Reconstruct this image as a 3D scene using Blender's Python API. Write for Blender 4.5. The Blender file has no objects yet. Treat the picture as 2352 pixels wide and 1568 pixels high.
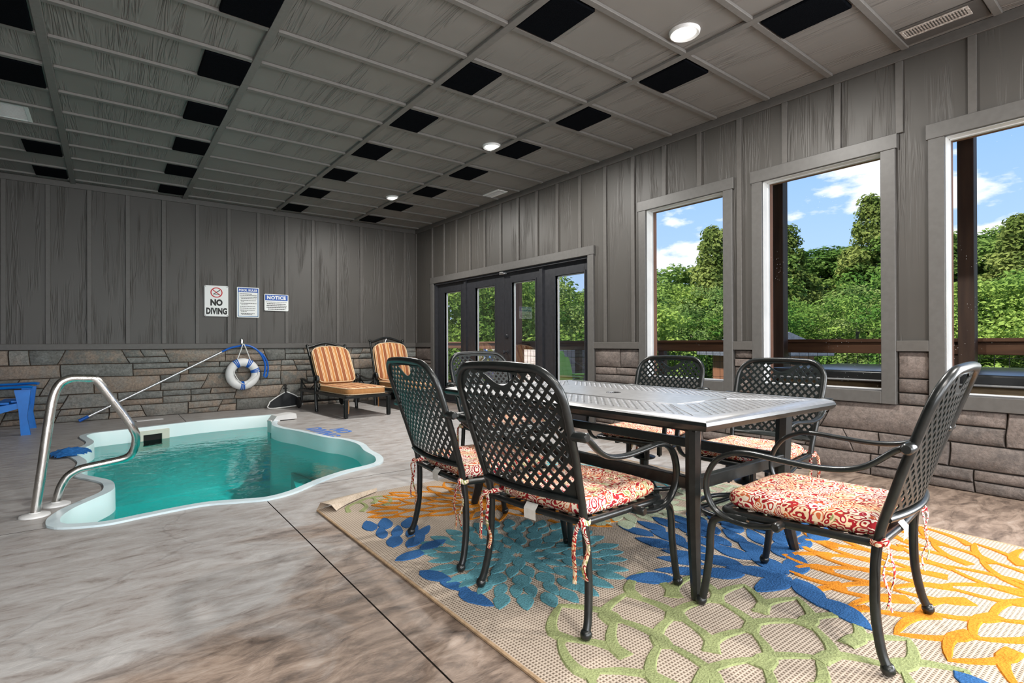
import bpy, bmesh, math, random
from mathutils import Vector, Matrix, noise as mnoise
C = bpy.context.scene.collection
R = math.radians
random.seed(7)
# ---------------------------------------------------------------- camera
SC = bpy.context.scene
cd = bpy.data.cameras.new('camera'); cam = bpy.data.objects.new('camera', cd); C.objects.link(cam)
yaw, pit, roll = R(37.38664), R(0.15081), R(-0.19495)
fwd = Vector((math.sin(yaw)*math.cos(pit), math.cos(yaw)*math.cos(pit), math.sin(pit)))
rgt = Vector((math.cos(yaw), -math.sin(yaw), 0)); upv = rgt.cross(fwd)
cr_, sr_ = math.cos(roll), math.sin(roll)
RX, UX = cr_*rgt + sr_*upv, cr_*upv - sr_*rgt
M = Matrix((RX, UX, -fwd)).transposed().to_4x4(); M.translation = Vector((0, 0, 1.0))
cam.matrix_world = M
cd.sensor_fit = 'HORIZONTAL'; cd.sensor_width = 36.0; cd.lens = 1217.13/2352*36.0
cd.clip_start = 0.05; cd.clip_end = 500
SC.camera = cam
# ---------------------------------------------------------------- colour, world, sun, added fill lights
SC.view_settings.view_transform = 'Standard'; SC.view_settings.look = 'None'
SC.view_settings.gamma = 1.0; SC.view_settings.use_curve_mapping = False
SC.view_settings.exposure = 0.18
SC.cycles.max_bounces = 10; SC.cycles.diffuse_bounces = 5; SC.cycles.glossy_bounces = 4
SC.cycles.transparent_max_bounces = 16; SC.cycles.caustics_reflective = False; SC.cycles.caustics_refractive = False
SC.cycles.sample_clamp_indirect = 6.0
SC.cycles.use_denoising = True
WORLD_STRENGTH = 1.3
SUN = 6.5
REAR_LIGHT = 95.0
SIDE_LIGHT = 110.0
CAN_W = 64.0
CLX = 1.1
W = bpy.data.worlds.new('sky'); SC.world = W; W.use_nodes = True
nt = W.node_tree; nt.nodes.clear()
def N(t, typ, **kw):
    n = t.nodes.new(typ)
    for k, v in kw.items():
        if k.startswith('i_'): n.inputs[k[2:].replace('_', ' ')].default_value = v
        else: setattr(n, k, v)
    return n
def ramp(t, stops, interp='LINEAR'):
    n = t.nodes.new('ShaderNodeValToRGB'); n.color_ramp.interpolation = interp
    e = n.color_ramp.elements
    while len(e) < len(stops): e.new(0.5)
    for el, (p, c) in zip(e, stops):
        el.position = p; el.color = (c[0], c[1], c[2], 1) if not isinstance(c, (int, float)) else (c, c, c, 1)
    return n
def lk(t, a, b): t.links.new(a, b)
geo = N(nt, 'ShaderNodeTexCoord'); sep = N(nt, 'ShaderNodeSeparateXYZ'); lk(nt, geo.outputs['Generated'], sep.inputs[0])
grad = ramp(nt, [(0.0, (0.50, 0.62, 0.80)), (0.14, (0.36, 0.53, 0.80)), (0.34, (0.22, 0.41, 0.78)), (0.8, (0.15, 0.33, 0.72))])
lk(nt, sep.outputs['Z'], grad.inputs[0])
mp = N(nt, 'ShaderNodeMapping'); mp.inputs['Scale'].default_value = (1.0, 1.0, 2.6); mp.inputs['Location'].default_value = (CLX, 0.22, 0.1)
lk(nt, geo.outputs['Generated'], mp.inputs[0])
cn = N(nt, 'ShaderNodeTexNoise', i_Scale=6.5, i_Detail=9.0, i_Roughness=0.56); lk(nt, mp.outputs[0], cn.inputs['Vector'])
cr = ramp(nt, [(0.535, 0.0), (0.60, 0.75), (0.68, 1.0)]); lk(nt, cn.outputs[0], cr.inputs[0])
mx = N(nt, 'ShaderNodeMixRGB'); mx.inputs[2].default_value = (0.90, 0.90, 0.92, 1)
lk(nt, cr.outputs[0], mx.inputs[0]); lk(nt, grad.outputs[0], mx.inputs[1])
bgn = N(nt, 'ShaderNodeBackground'); bgn.inputs[1].default_value = WORLD_STRENGTH
wo = N(nt, 'ShaderNodeOutputWorld'); lk(nt, mx.outputs[0], bgn.inputs[0]); lk(nt, bgn.outputs[0], wo.inputs[0])
sl = bpy.data.lights.new('sun', 'SUN'); sl.energy = SUN; sl.angle = R(1.5); sl.color = (1.0, 0.95, 0.86)
so = bpy.data.objects.new('sun', sl); C.objects.link(so)
so.rotation_euler = Vector((0.62, -0.14, -0.72)).to_track_quat('-Z', 'Y').to_euler(); so.location = (-20, 5, 25)
def area(name, loc, dirv, sx, sy, e, col=(1, 1, 1)):
    l = bpy.data.lights.new(name, 'AREA'); l.shape = 'RECTANGLE'; l.size = sx; l.size_y = sy; l.energy = e; l.color = col
    o = bpy.data.objects.new(name, l); C.objects.link(o); o.location = loc
    o.rotation_euler = Vector(dirv).to_track_quat('-Z', 'Y').to_euler(); return o
YR = -3.6; XL = -3.0      # rear and left walls, both behind or beside the camera
for i, x in enumerate((-1.6, 0.7, 3.0)):
    area('rear_fill_light', (x, YR+0.06, 1.45), (0, 1, -0.05), 1.5, 1.7, REAR_LIGHT, (0.96, 0.98, 1.0))  # added fill lamps at invented windows behind the camera
for y in (-0.75, -2.05):
    area('side_fill_light', (4.60, y, 1.5), (-1, 0, -0.05), 0.86, 1.7, SIDE_LIGHT, (0.96, 0.98, 1.0))  # added fill lamps too, out of view along the window wall
# ---------------------------------------------------------------- mesh helpers
def rots(pts, a):
    c, s = math.cos(a), math.sin(a); return [(x*c-y*s, x*s+y*c) for x, y in pts]
def crv(pts, n=6, closed=False):
    P = [Vector(p) for p in pts]; out = []; m = len(P)
    for i in range(m if closed else m-1):
        if closed: a, b, c, d = P[i-1], P[i], P[(i+1) % m], P[(i+2) % m]
        else: a, b, c, d = P[max(i-1, 0)], P[i], P[i+1], P[min(i+2, m-1)]
        for k in range(n):
            t = k/n
            out.append(0.5*((2*b)+(c-a)*t+(2*a-5*b+4*c-d)*t*t+(3*b-a-3*c+d)*t**3))
    if not closed: out.append(P[-1])
    return out
class MB:
    def __init__(s): s.v = []; s.f = []; s.m = []
    def add(s, vs, fs, mi=0):
        n = len(s.v); s.v += [tuple(v) for v in vs]; s.f += [tuple(i+n for i in f) for f in fs]; s.m += [mi]*len(fs); return s
    def box(s, x0, x1, y0, y1, z0, z1, mi=0):
        return s.add([(x0,y0,z0),(x1,y0,z0),(x1,y1,z0),(x0,y1,z0),(x0,y0,z1),(x1,y0,z1),(x1,y1,z1),(x0,y1,z1)],
                     [(0,3,2,1),(4,5,6,7),(0,1,5,4),(1,2,6,5),(2,3,7,6),(3,0,4,7)], mi)
    def bbox(s, x0, x1, y0, y1, z0, z1, b=0.004, mi=0, seg=1):
        bm = bmesh.new(); bmesh.ops.create_cube(bm, size=1)
        for v in bm.verts: v.co = Vector(((x0+x1)/2+v.co.x*(x1-x0), (y0+y1)/2+v.co.y*(y1-y0), (z0+z1)/2+v.co.z*(z1-z0)))
        bmesh.ops.bevel(bm, geom=bm.edges[:], offset=b, segments=seg, profile=0.5, affect='EDGES')
        bm.verts.index_update()
        s.add([v.co[:] for v in bm.verts], [[v.index for v in f.verts] for f in bm.faces], mi); bm.free(); return s
    def tube(s, pts, ra, rb=None, seg=8, closed=False, ref=None, mi=0, taper=None):
        P = [Vector(p) for p in pts]; rb = rb or ra; m = len(P); vs = []; nprev = None
        for i in range(m):
            if closed: t = P[(i+1) % m]-P[i-1]
            else: t = P[min(i+1, m-1)]-P[max(i-1, 0)]
            t.normalize()
            if ref is not None: n = Vector(ref)
            elif nprev is None: n = Vector((0,0,1)) if abs(t.z) < .9 else Vector((1,0,0))
            else: n = nprev
            n = n - t*n.dot(t)
            if n.length < 1e-5: n = t.orthogonal()
            n.normalize(); nprev = n; b = t.cross(n)
            k = taper[i] if taper else 1.0
            for j in range(seg):
                a = 2*math.pi*j/seg
                vs.append(P[i]+n*(ra*k*math.cos(a))+b*(rb*k*math.sin(a)))
        fs = []
        for i in range(m if closed else m-1):
            for j in range(seg):
                i2 = (i+1) % m; j2 = (j+1) % seg
                fs.append((i*seg+j, i*seg+j2, i2*seg+j2, i2*seg+j))
        if not closed:
            fs.append(tuple(range(seg))[::-1]); fs.append(tuple((m-1)*seg+j for j in range(seg)))
        return s.add(vs, fs, mi)
    def lathe(s, prof, seg=24, c=(0,0,0), axis='z', mi=0, cap=True):
        vs = []
        for r, h in prof:
            for j in range(seg):
                a = 2*math.pi*j/seg; x, y = r*math.cos(a), r*math.sin(a)
                p = (x, y, h) if axis == 'z' else ((h, x, y) if axis == 'x' else (y, h, x))
                vs.append((p[0]+c[0], p[1]+c[1], p[2]+c[2]))
        fs = [(i*seg+j, i*seg+(j+1) % seg, (i+1)*seg+(j+1) % seg, (i+1)*seg+j) for i in range(len(prof)-1) for j in range(seg)]
        if cap:
            fs.append(tuple(range(seg))[::-1]); fs.append(tuple((len(prof)-1)*seg+j for j in range(seg)))
        return s.add(vs, fs, mi)
    def prism(s, poly, z0, z1, mi=0):
        n = len(poly)
        return s.add([(x,y,z0) for x,y in poly]+[(x,y,z1) for x,y in poly],
                     [tuple(range(n))[::-1], tuple(range(n, 2*n))]+[(i, (i+1) % n, n+(i+1) % n, n+i) for i in range(n)], mi)
    def mesh(s, name, mats, smooth=False, angle=0.7):
        me = bpy.data.meshes.new(name); me.from_pydata(s.v, [], s.f)
        for m in (mats if isinstance(mats, (list, tuple)) else [mats]): me.materials.append(m)
        if any(s.m): me.polygons.foreach_set('material_index', s.m)
        me.update()
        if smooth:
            me.polygons.foreach_set('use_smooth', [True]*len(me.polygons)); me.set_sharp_from_angle(angle=angle)
        return me
    def build(s, name, mats, parent=None, smooth=False, angle=0.7, fix=True):
        me = s.mesh(name, mats, smooth, angle)
        return link(name, me, parent)
def link(name, me, parent=None):
    o = bpy.data.objects.new(name, me); C.objects.link(o)
    if parent: o.parent = parent
    return o
def empty(name, loc=(0,0,0), rz=0):
    o = bpy.data.objects.new(name, None); C.objects.link(o); o.location = loc; o.rotation_euler = (0,0,rz); o.empty_display_size = 0.1
    return o
def tag(o, label=None, cat=None, group=None, kind=None):
    if label: o['label'] = label
    if cat: o['category'] = cat
    if group: o['group'] = group
    if kind: o['kind'] = kind
    return o
def thing(name, label, cat, loc=(0,0,0), rz=0, group=None): return tag(empty(name, loc, rz), label, cat, group)
def copy_tree(o, parent=None):
    c = o.copy(); C.objects.link(c)
    if parent: c.parent = parent
    for ch in list(o.children): copy_tree(ch, c)
    return c
def fixn(me):
    bm = bmesh.new(); bm.from_mesh(me); bmesh.ops.recalc_face_normals(bm, faces=bm.faces[:]); bm.to_mesh(me); bm.free()
def fill2d(loops, extrude=0.0):
    cu = bpy.data.curves.new('fill', 'CURVE'); cu.dimensions = '2D'; cu.fill_mode = 'BOTH'; cu.extrude = extrude
    for L in loops:
        sp = cu.splines.new('POLY'); sp.points.add(len(L)-1); sp.use_cyclic_u = True
        for p, q in zip(sp.points, L): p.co = (q[0], q[1], 0, 1)
    o = bpy.data.objects.new('fill', cu); C.objects.link(o)
    dg = bpy.context.evaluated_depsgraph_get(); dg.update()
    me = bpy.data.meshes.new_from_object(o.evaluated_get(dg))
    bpy.data.objects.remove(o); bpy.data.curves.remove(cu); me.materials.clear(); return me
def text_mesh(txt, size, bold=0.0, extrude=0.0006, spacing=1.0, xs=1.0):
    cu = bpy.data.curves.new('txt', 'FONT'); cu.body = txt; cu.size = size; cu.align_x = 'CENTER'; cu.align_y = 'CENTER'
    cu.offset = bold; cu.extrude = extrude; cu.space_character = spacing; cu.resolution_u = 3
    o = bpy.data.objects.new('txt', cu); C.objects.link(o)
    dg = bpy.context.evaluated_depsgraph_get(); dg.update()
    me = bpy.data.meshes.new_from_object(o.evaluated_get(dg))
    bpy.data.objects.remove(o); bpy.data.curves.remove(cu); me.materials.clear()
    if xs != 1.0:
        for v in me.vertices: v.co.x *= xs
    return me
# ---------------------------------------------------------------- materials
def pmat(name, col, rough=0.5, metal=0.0, spec=0.5):
    m = bpy.data.materials.new(name); m.use_nodes = True; b = m.node_tree.nodes['Principled BSDF']
    b.inputs['Base Color'].default_value = (*col, 1); b.inputs['Roughness'].default_value = rough; b.inputs['Metallic'].default_value = metal
    b.inputs['Specular IOR Level'].default_value = spec
    return m, m.node_tree, b
def bump(t, b, src, dist=0.002, strength=1.0):
    n = N(t, 'ShaderNodeBump'); n.inputs['Distance'].default_value = dist; n.inputs['Strength'].default_value = strength
    lk(t, src, n.inputs['Height']); lk(t, n.outputs[0], b.inputs['Normal'])
def coords(t, scale=(1,1,1), rot=(0,0,0), src='Object'):
    tc = N(t, 'ShaderNodeTexCoord'); mp = N(t, 'ShaderNodeMapping'); mp.inputs['Scale'].default_value = scale; mp.inputs['Rotation'].default_value = rot
    lk(t, tc.outputs[src], mp.inputs[0]); return mp.outputs[0]
def noisy(name, c1, c2, scale=8, rough=0.6, detail=5, bd=0.0, stretch=(1,1,1), metal=0.0, lo=.35, hi=.65, spec=0.5):
    m, t, b = pmat(name, c1, rough, metal, spec)
    v = coords(t, stretch); n = N(t, 'ShaderNodeTexNoise', i_Scale=scale, i_Detail=detail); lk(t, v, n.inputs['Vector'])
    r = ramp(t, [(lo, c1), (hi, c2)]); lk(t, n.outputs[0], r.inputs[0]); lk(t, r.outputs[0], b.inputs['Base Color'])
    if bd: bump(t, b, n.outputs[0], bd)
    return m
def grain_mat(name, col, axis, rough=0.55, amp=0.0025):
    m, t, b = pmat(name, col, rough)
    s = [34.0, 34.0, 34.0]; s['xyz'.index(axis)] = 1.6
    v = coords(t, tuple(s))
    w = N(t, 'ShaderNodeTexNoise', i_Scale=0.55, i_Detail=2.5, i_Roughness=0.5, i_Distortion=0.7); lk(t, v, w.inputs['Vector'])
    ml = N(t, 'ShaderNodeMath', operation='MULTIPLY'); ml.inputs[1].default_value = 42.0; lk(t, w.outputs[0], ml.inputs[0])
    sn = N(t, 'ShaderNodeMath', operation='SINE'); lk(t, ml.outputs[0], sn.inputs[0])
    s2 = [7.0, 7.0, 7.0]; s2['xyz'.index(axis)] = 1.2
    v2 = coords(t, tuple(s2)); k = N(t, 'ShaderNodeTexNoise', i_Scale=1.0, i_Detail=1.0); lk(t, v2, k.inputs['Vector'])
    kr = ramp(t, [(0.47, 0.0), (0.58, 1.0)]); lk(t, k.outputs[0], kr.inputs[0])
    mm = N(t, 'ShaderNodeMath', operation='MULTIPLY'); lk(t, sn.outputs[0], mm.inputs[0]); lk(t, kr.outputs[0], mm.inputs[1])
    bump(t, b, mm.outputs[0], amp)
    cn = N(t, 'ShaderNodeTexNoise', i_Scale=1.3, i_Detail=3.0); lk(t, coords(t), cn.inputs['Vector'])
    r = ramp(t, [(0.3, tuple(c*0.92 for c in col)), (0.7, tuple(c*1.08 for c in col))]); lk(t, cn.outputs[0], r.inputs[0]); lk(t, r.outputs[0], b.inputs['Base Color'])
    return m
GREY = (0.065, 0.060, 0.054)
M_panel_v = grain_mat('grey siding grain upright', GREY, 'z', 0.5, 0.0011)
M_ceil = grain_mat('grey ceiling grain', (0.225, 0.212, 0.197), 'y', 0.5, 0.0024)
M_trim = noisy('grey painted trim', (0.088,0.082,0.075), (0.10,0.093,0.086), 30, 0.5, 4, 0.0004)
M_ctrim = noisy('ceiling batten paint', (0.165,0.156,0.145), (0.185,0.175,0.163), 30, 0.5, 4, 0.0004)
M_casing = noisy('window casing paint', (0.094,0.090,0.085), (0.106,0.102,0.097), 25, 0.45, 4, 0.0003)
M_dark = pmat('dark void', (0.012,0.011,0.010), 0.9)[0]
M_joint = noisy('dirty joint', (0.03,0.023,0.018), (0.07,0.055,0.042), 30, 0.95)
M_black_foam = noisy('black acoustic foam', (0.0015,0.002,0.003), (0.004,0.005,0.007), 160, 1.0, 3, 0.003, spec=0.05)
M_vinyl = noisy('white vinyl', (0.70,0.71,0.71), (0.80,0.81,0.81), 5, 0.4)
M_doorblk = noisy('black door paint', (0.018,0.019,0.023), (0.026,0.027,0.032), 20, 0.38)
M_metalblk = noisy('powder coated cast metal', (0.008,0.0095,0.0095), (0.014,0.016,0.0155), 40, 0.30, 4, 0.0002, spec=0.5)
M_weave = noisy('woven cast metal', (0.006,0.009,0.009), (0.011,0.015,0.0145), 40, 0.38, 4, 0.0003, spec=0.4)
M_tablesheen = noisy('table top metal', (0.50,0.50,0.505), (0.60,0.60,0.605), 30, 0.34, 4, 0.0002, metal=0.85)  # pale base paints a sheen onto the dark table's top
M_chrome, t_, b_ = pmat('stainless steel', (0.66,0.64,0.61), 0.22, 1.0)
v = coords(t_, (4,4,1.5)); n = N(t_, 'ShaderNodeTexNoise', i_Scale=9.0, i_Detail=4.0); lk(t_, v, n.inputs['Vector'])
r = ramp(t_, [(0.3, 0.14), (0.7, 0.34)]); lk(t_, n.outputs[0], r.inputs[0]); lk(t_, r.outputs[0], b_.inputs['Roughness'])
M_alum = pmat('brushed aluminium pole', (0.78,0.80,0.82), 0.3, 0.85)[0]
M_white = noisy('white plastic', (0.74,0.74,0.73), (0.82,0.82,0.81), 6, 0.45)
M_whiteflat = pmat('sign white', (0.84,0.86,0.86), 0.5)[0]
M_black = pmat('sign black ink', (0.008,0.008,0.008), 0.6)[0]
M_red = pmat('sign red ink', (0.55,0.012,0.02), 0.6)[0]
M_signblue = pmat('sign blue ink', (0.006,0.085,0.42), 0.5)[0]
M_blueplas = noisy('blue resin plastic', (0.003,0.165,0.62), (0.004,0.21,0.74), 7, 0.4)
M_bluehose = pmat('blue rubber grip', (0.004,0.11,0.50), 0.4)[0]
M_bluepaint = noisy('blue floor paint', (0.0,0.11,0.52), (0.12,0.24,0.55), 60, 0.8)
M_rope = noisy('white rope', (0.72,0.72,0.70), (0.8,0.8,0.78), 80, 0.8)
M_rubber = pmat('black rubber', (0.012,0.012,0.012), 0.7)[0]
M_net = noisy('black net', (0.006,0.008,0.010), (0.014,0.016,0.02), 120, 0.8)
M_pool = noisy('pale blue fibreglass', (0.80,0.95,0.965), (0.84,0.97,0.98), 3, 0.28, 3)
M_lip = noisy('pool lip gelcoat', (0.62,0.76,0.82), (0.72,0.85,0.89), 5, 0.3, 3)
M_green = noisy('green resin', (0.36,0.66,0.12), (0.42,0.72,0.15), 4, 0.5)
M_tubbrown = noisy('brown cabinet', (0.10,0.066,0.034), (0.16,0.11,0.055), 9, 0.5, 4, 0.001, (1,1,6))
M_tubcover = noisy('black vinyl cover', (0.012,0.013,0.014), (0.03,0.032,0.034), 6, 0.28)
M_concrete_ext = noisy('pale planks', (0.62,0.56,0.55), (0.74,0.68,0.66), 5, 0.7, 5, 0.001, (1,1,8))
M_roof = noisy('grey roof', (0.10,0.11,0.13), (0.16,0.17,0.20), 20, 0.7)
M_roofbrown = noisy('brown roof', (0.10,0.06,0.045), (0.15,0.09,0.07), 20, 0.7)
M_wire = pmat('black wire', (0.02,0.02,0.02), 0.5)[0]
def wood(name, c1, c2, axis='y'):
    s = [18, 18, 18]; s['xyz'.index(axis)] = 1.5
    return noisy(name, c1, c2, 1.0, 0.6, 6, 0.002, tuple(s))
M_post = wood('dark stained post', (0.045,0.020,0.011), (0.085,0.042,0.024), 'z')
M_rail = wood('brown stained rail', (0.085,0.034,0.014), (0.15,0.066,0.030), 'y')
M_deck = wood('deck board', (0.16,0.11,0.08), (0.24,0.17,0.13), 'y')
M_cedar = wood('cedar exterior trim', (0.20,0.085,0.045), (0.30,0.14,0.08), 'z')
M_bark = noisy('bark', (0.10,0.085,0.06), (0.22,0.19,0.15), 9, 0.9, 5, 0.004, (3,3,.6))
# stained stamped concrete floor
M_floor, t_, b_ = pmat('stained concrete', (0.5,0.45,0.42), 0.42)
v = coords(t_, (1.0,1.7,1), (0,0,R(-32)))
n1 = N(t_, 'ShaderNodeTexNoise', i_Scale=1.1, i_Detail=9.0, i_Roughness=0.62, i_Distortion=0.8); lk(t_, v, n1.inputs['Vector'])
v2 = coords(t_, (1.5,3.8,1), (0,0,R(-34)))
n2 = N(t_, 'ShaderNodeTexNoise', i_Scale=3.4, i_Detail=12.0, i_Roughness=0.72, i_Distortion=0.5); lk(t_, v2, n2.inputs['Vector'])
pale = ramp(t_, [(0.32, (0.22,0.19,0.172)), (0.43, (0.36,0.33,0.312)), (0.55, (0.425,0.41,0.40)), (0.70, (0.53,0.51,0.495))]); lk(t_, n2.outputs[0], pale.inputs[0])
brown = ramp(t_, [(0.33, (0.072,0.053,0.043)), (0.45, (0.175,0.128,0.10)), (0.56, (0.29,0.217,0.17)), (0.70, (0.385,0.31,0.258))]); lk(t_, n2.outputs[0], brown.inputs[0])
tc = N(t_, 'ShaderNodeTexCoord'); sp = N(t_, 'ShaderNodeSeparateXYZ'); lk(t_, tc.outputs['Object'], sp.inputs[0])
# where the brown stain was poured: a band running past the seating side and one at the foot of the window wall
def lin(ax, bx, k, sock=None):
    a = N(t_, 'ShaderNodeMath', operation='MULTIPLY'); a.inputs[1].default_value = ax; lk(t_, sp.outputs['X'], a.inputs[0])
    b = N(t_, 'ShaderNodeMath', operation='MULTIPLY'); b.inputs[1].default_value = bx; lk(t_, sp.outputs['Y'], b.inputs[0])
    c = N(t_, 'ShaderNodeMath', operation='ADD'); lk(t_, a.outputs[0], c.inputs[0]); lk(t_, b.outputs[0], c.inputs[1])
    d = N(t_, 'ShaderNodeMath', operation='ADD'); d.inputs[1].default_value = k; lk(t_, c.outputs[0], d.inputs[0]); return d.outputs[0]
nz = N(t_, 'ShaderNodeMath', operation='MULTIPLY_ADD'); nz.inputs[1].default_value = 2.4; nz.inputs[2].default_value = -1.2; lk(t_, n1.outputs[0], nz.inputs[0])
e1 = N(t_, 'ShaderNodeMath', operation='ADD'); lk(t_, lin(0.74, -0.62, 1.62), e1.inputs[0]); lk(t_, nz.outputs[0], e1.inputs[1])
r1 = ramp(t_, [(0.34, 0.0), (0.50, 0.45), (0.80, 1.0)]); lk(t_, e1.outputs[0], r1.inputs[0])
e2 = N(t_, 'ShaderNodeMath', operation='ADD'); lk(t_, lin(1.5, 0.0, -5.7), e2.inputs[0])
nz2 = N(t_, 'ShaderNodeMath', operation='MULTIPLY_ADD'); nz2.inputs[1].default_value = 1.0; nz2.inputs[2].default_value = -0.5; lk(t_, n1.outputs[0], nz2.inputs[0]); lk(t_, nz2.outputs[0], e2.inputs[1])
r2 = ramp(t_, [(0.15, 0.0), (0.5, 0.85)]); lk(t_, e2.outputs[0], r2.inputs[0])
far_ = N(t_, 'ShaderNodeMath', operation='ADD'); lk(t_, lin(-0.35, -1.0, 3.75), far_.inputs[0]); lk(t_, nz2.outputs[0], far_.inputs[1])
rf_ = ramp(t_, [(0.0, 0.0), (0.5, 1.0)]); lk(t_, far_.outputs[0], rf_.inputs[0])
r1b = N(t_, 'ShaderNodeMath', operation='MULTIPLY'); lk(t_, r1.outputs[0], r1b.inputs[0]); lk(t_, rf_.outputs[0], r1b.inputs[1])
mxx = N(t_, 'ShaderNodeMath', operation='MAXIMUM'); lk(t_, r1b.outputs[0], mxx.inputs[0]); lk(t_, r2.outputs[0], mxx.inputs[1])
mxc = N(t_, 'ShaderNodeMixRGB'); lk(t_, mxx.outputs[0], mxc.inputs[0]); lk(t_, pale.outputs[0], mxc.inputs[1]); lk(t_, brown.outputs[0], mxc.inputs[2])
vo = N(t_, 'ShaderNodeTexVoronoi', feature='DISTANCE_TO_EDGE', i_Scale=0.9)
vd = N(t_, 'ShaderNodeTexNoise', i_Scale=3.0, i_Detail=5.0); lk(t_, coords(t_), vd.inputs['Vector'])
vm = N(t_, 'ShaderNodeMixRGB'); vm.inputs[0].default_value = 0.22; lk(t_, coords(t_, (0.8,1.3,1), (0,0,.6)), vm.inputs[1]); lk(t_, vd.outputs['Color'], vm.inputs[2])
lk(t_, vm.outputs[0], vo.inputs['Vector'])
vr = ramp(t_, [(0.0, 0.62), (0.006, 1.0)]); lk(t_, vo.outputs['Distance'], vr.inputs[0])
mc = N(t_, 'ShaderNodeMixRGB', blend_type='MULTIPLY'); mc.inputs[0].default_value = 0.5; lk(t_, mxc.outputs[0], mc.inputs[1]); lk(t_, vr.outputs[0], mc.inputs[2])
lk(t_, mc.outputs[0], b_.inputs['Base Color'])
bump(t_, b_, n2.outputs[0], 0.006, 0.7)
rr = ramp(t_, [(0.3, 0.34), (0.7, 0.52)]); lk(t_, n2.outputs[0], rr.inputs[0]); lk(t_, rr.outputs[0], b_.inputs['Roughness'])
# stone veneer: each stone takes its own tint
def stone_mat(name, cols, seam=0):
    m, t, b = pmat(name, cols[0], 0.8)
    oi = N(t, 'ShaderNodeObjectInfo'); r = ramp(t, [(i/(len(cols)-1), c) for i, c in enumerate(cols)])
    v = coords(t, (1,1,1)); n = N(t, 'ShaderNodeTexNoise', i_Scale=9.0, i_Detail=8.0, i_Roughness=0.7); lk(t, v, n.inputs['Vector'])
    a = N(t, 'ShaderNodeMath', operation='MULTIPLY_ADD'); a.inputs[1].default_value = 1.1; a.inputs[2].default_value = -0.55; lk(t, n.outputs[0], a.inputs[0])
    s = N(t, 'ShaderNodeMath', operation='ADD'); lk(t, oi.outputs['Random'], s.inputs[0]); lk(t, a.outputs[0], s.inputs[1]); lk(t, s.outputs[0], r.inputs[0])
    n2 = N(t, 'ShaderNodeTexNoise', i_Scale=38.0, i_Detail=6.0, i_Roughness=0.75); lk(t, v, n2.inputs['Vector'])
    r2 = ramp(t, [(0.36, 0.55), (0.62, 1.15)]); lk(t, n2.outputs[0], r2.inputs[0])
    mm = N(t, 'ShaderNodeMixRGB', blend_type='MULTIPLY'); mm.inputs[0].default_value = 0.8; lk(t, r.outputs[0], mm.inputs[1]); lk(t, r2.outputs[0], mm.inputs[2])
    lk(t, mm.outputs[0], b.inputs['Base Color'])
    ad = N(t, 'ShaderNodeMath', operation='ADD'); lk(t, n.outputs[0], ad.inputs[0])
    h = N(t, 'ShaderNodeMath', operation='MULTIPLY'); h.inputs[1].default_value = 0.55; lk(t, n2.outputs[0], h.inputs[0]); lk(t, h.outputs[0], ad.inputs[1])
    bump(t, b, ad.outputs[0], 0.016, 0.8); return m
M_stoneB = stone_mat('grey green stone', [(0.17,0.17,0.155), (0.24,0.25,0.235), (0.28,0.265,0.235), (0.34,0.265,0.205), (0.20,0.205,0.19)])
M_stoneR = stone_mat('brown stone', [(0.115,0.090,0.078), (0.165,0.135,0.12), (0.21,0.17,0.15), (0.14,0.12,0.11)])
M_mortar = noisy('brown mortar', (0.045,0.030,0.020), (0.10,0.065,0.040), 12, 0.9, 4, 0.002)
M_mortarR = noisy('dark mortar', (0.030,0.026,0.022), (0.05,0.042,0.036), 12, 0.9, 4, 0.002)
def glass_mat(name, tint, refl, dust=0.0):
    m = bpy.data.materials.new(name); m.use_nodes = True; t = m.node_tree; t.nodes.clear()
    tr = N(t, 'ShaderNodeBsdfTransparent'); tr.inputs[0].default_value = (*tint, 1)
    gl = N(t, 'ShaderNodeBsdfGlossy'); gl.inputs['Roughness'].default_value = 0.0
    fr = N(t, 'ShaderNodeFresnel'); fr.inputs['IOR'].default_value = 1.45
    ml = N(t, 'ShaderNodeMath', operation='MULTIPLY'); ml.inputs[1].default_value = refl; lk(t, fr.outputs[0], ml.inputs[0])
    ms = N(t, 'ShaderNodeMixShader'); lk(t, ml.outputs[0], ms.inputs[0]); lk(t, tr.outputs[0], ms.inputs[1]); lk(t, gl.outputs[0], ms.inputs[2])
    out = N(t, 'ShaderNodeOutputMaterial'); last = ms.outputs[0]
    if dust:
        df = N(t, 'ShaderNodeBsdfDiffuse'); df.inputs[0].default_value = (0.8,0.82,0.84,1)
        vo = N(t, 'ShaderNodeTexVoronoi', i_Scale=42.0); lk(t, coords(t), vo.inputs['Vector'])
        r = ramp(t, [(0.05, 1.0), (0.085, 0.0)]); lk(t, vo.outputs['Distance'], r.inputs[0])
        n = N(t, 'ShaderNodeTexNoise', i_Scale=2.2, i_Detail=2.0); lk(t, coords(t), n.inputs['Vector'])
        r3 = ramp(t, [(0.52, 0.0), (0.6, 1.0)]); lk(t, n.outputs[0], r3.inputs[0])
        mu = N(t, 'ShaderNodeMath', operation='MULTIPLY'); lk(t, r.outputs[0], mu.inputs[0]); lk(t, r3.outputs[0], mu.inputs[1])
        mu2 = N(t, 'ShaderNodeMath', operation='MULTIPLY'); mu2.inputs[1].default_value = dust; lk(t, mu.outputs[0], mu2.inputs[0])
        m2 = N(t, 'ShaderNodeMixShader'); lk(t, mu2.outputs[0], m2.inputs[0]); lk(t, last, m2.inputs[1]); lk(t, df.outputs[0], m2.inputs[2]); last = m2.outputs[0]
    lk(t, last, out.inputs[0]); return m
M_glass = glass_mat('window glass', (0.985,0.99,0.99), 0.25, 0.7)
M_glassdoor = glass_mat('door glass', (0.985,0.99,0.99), 0.22)
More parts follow.
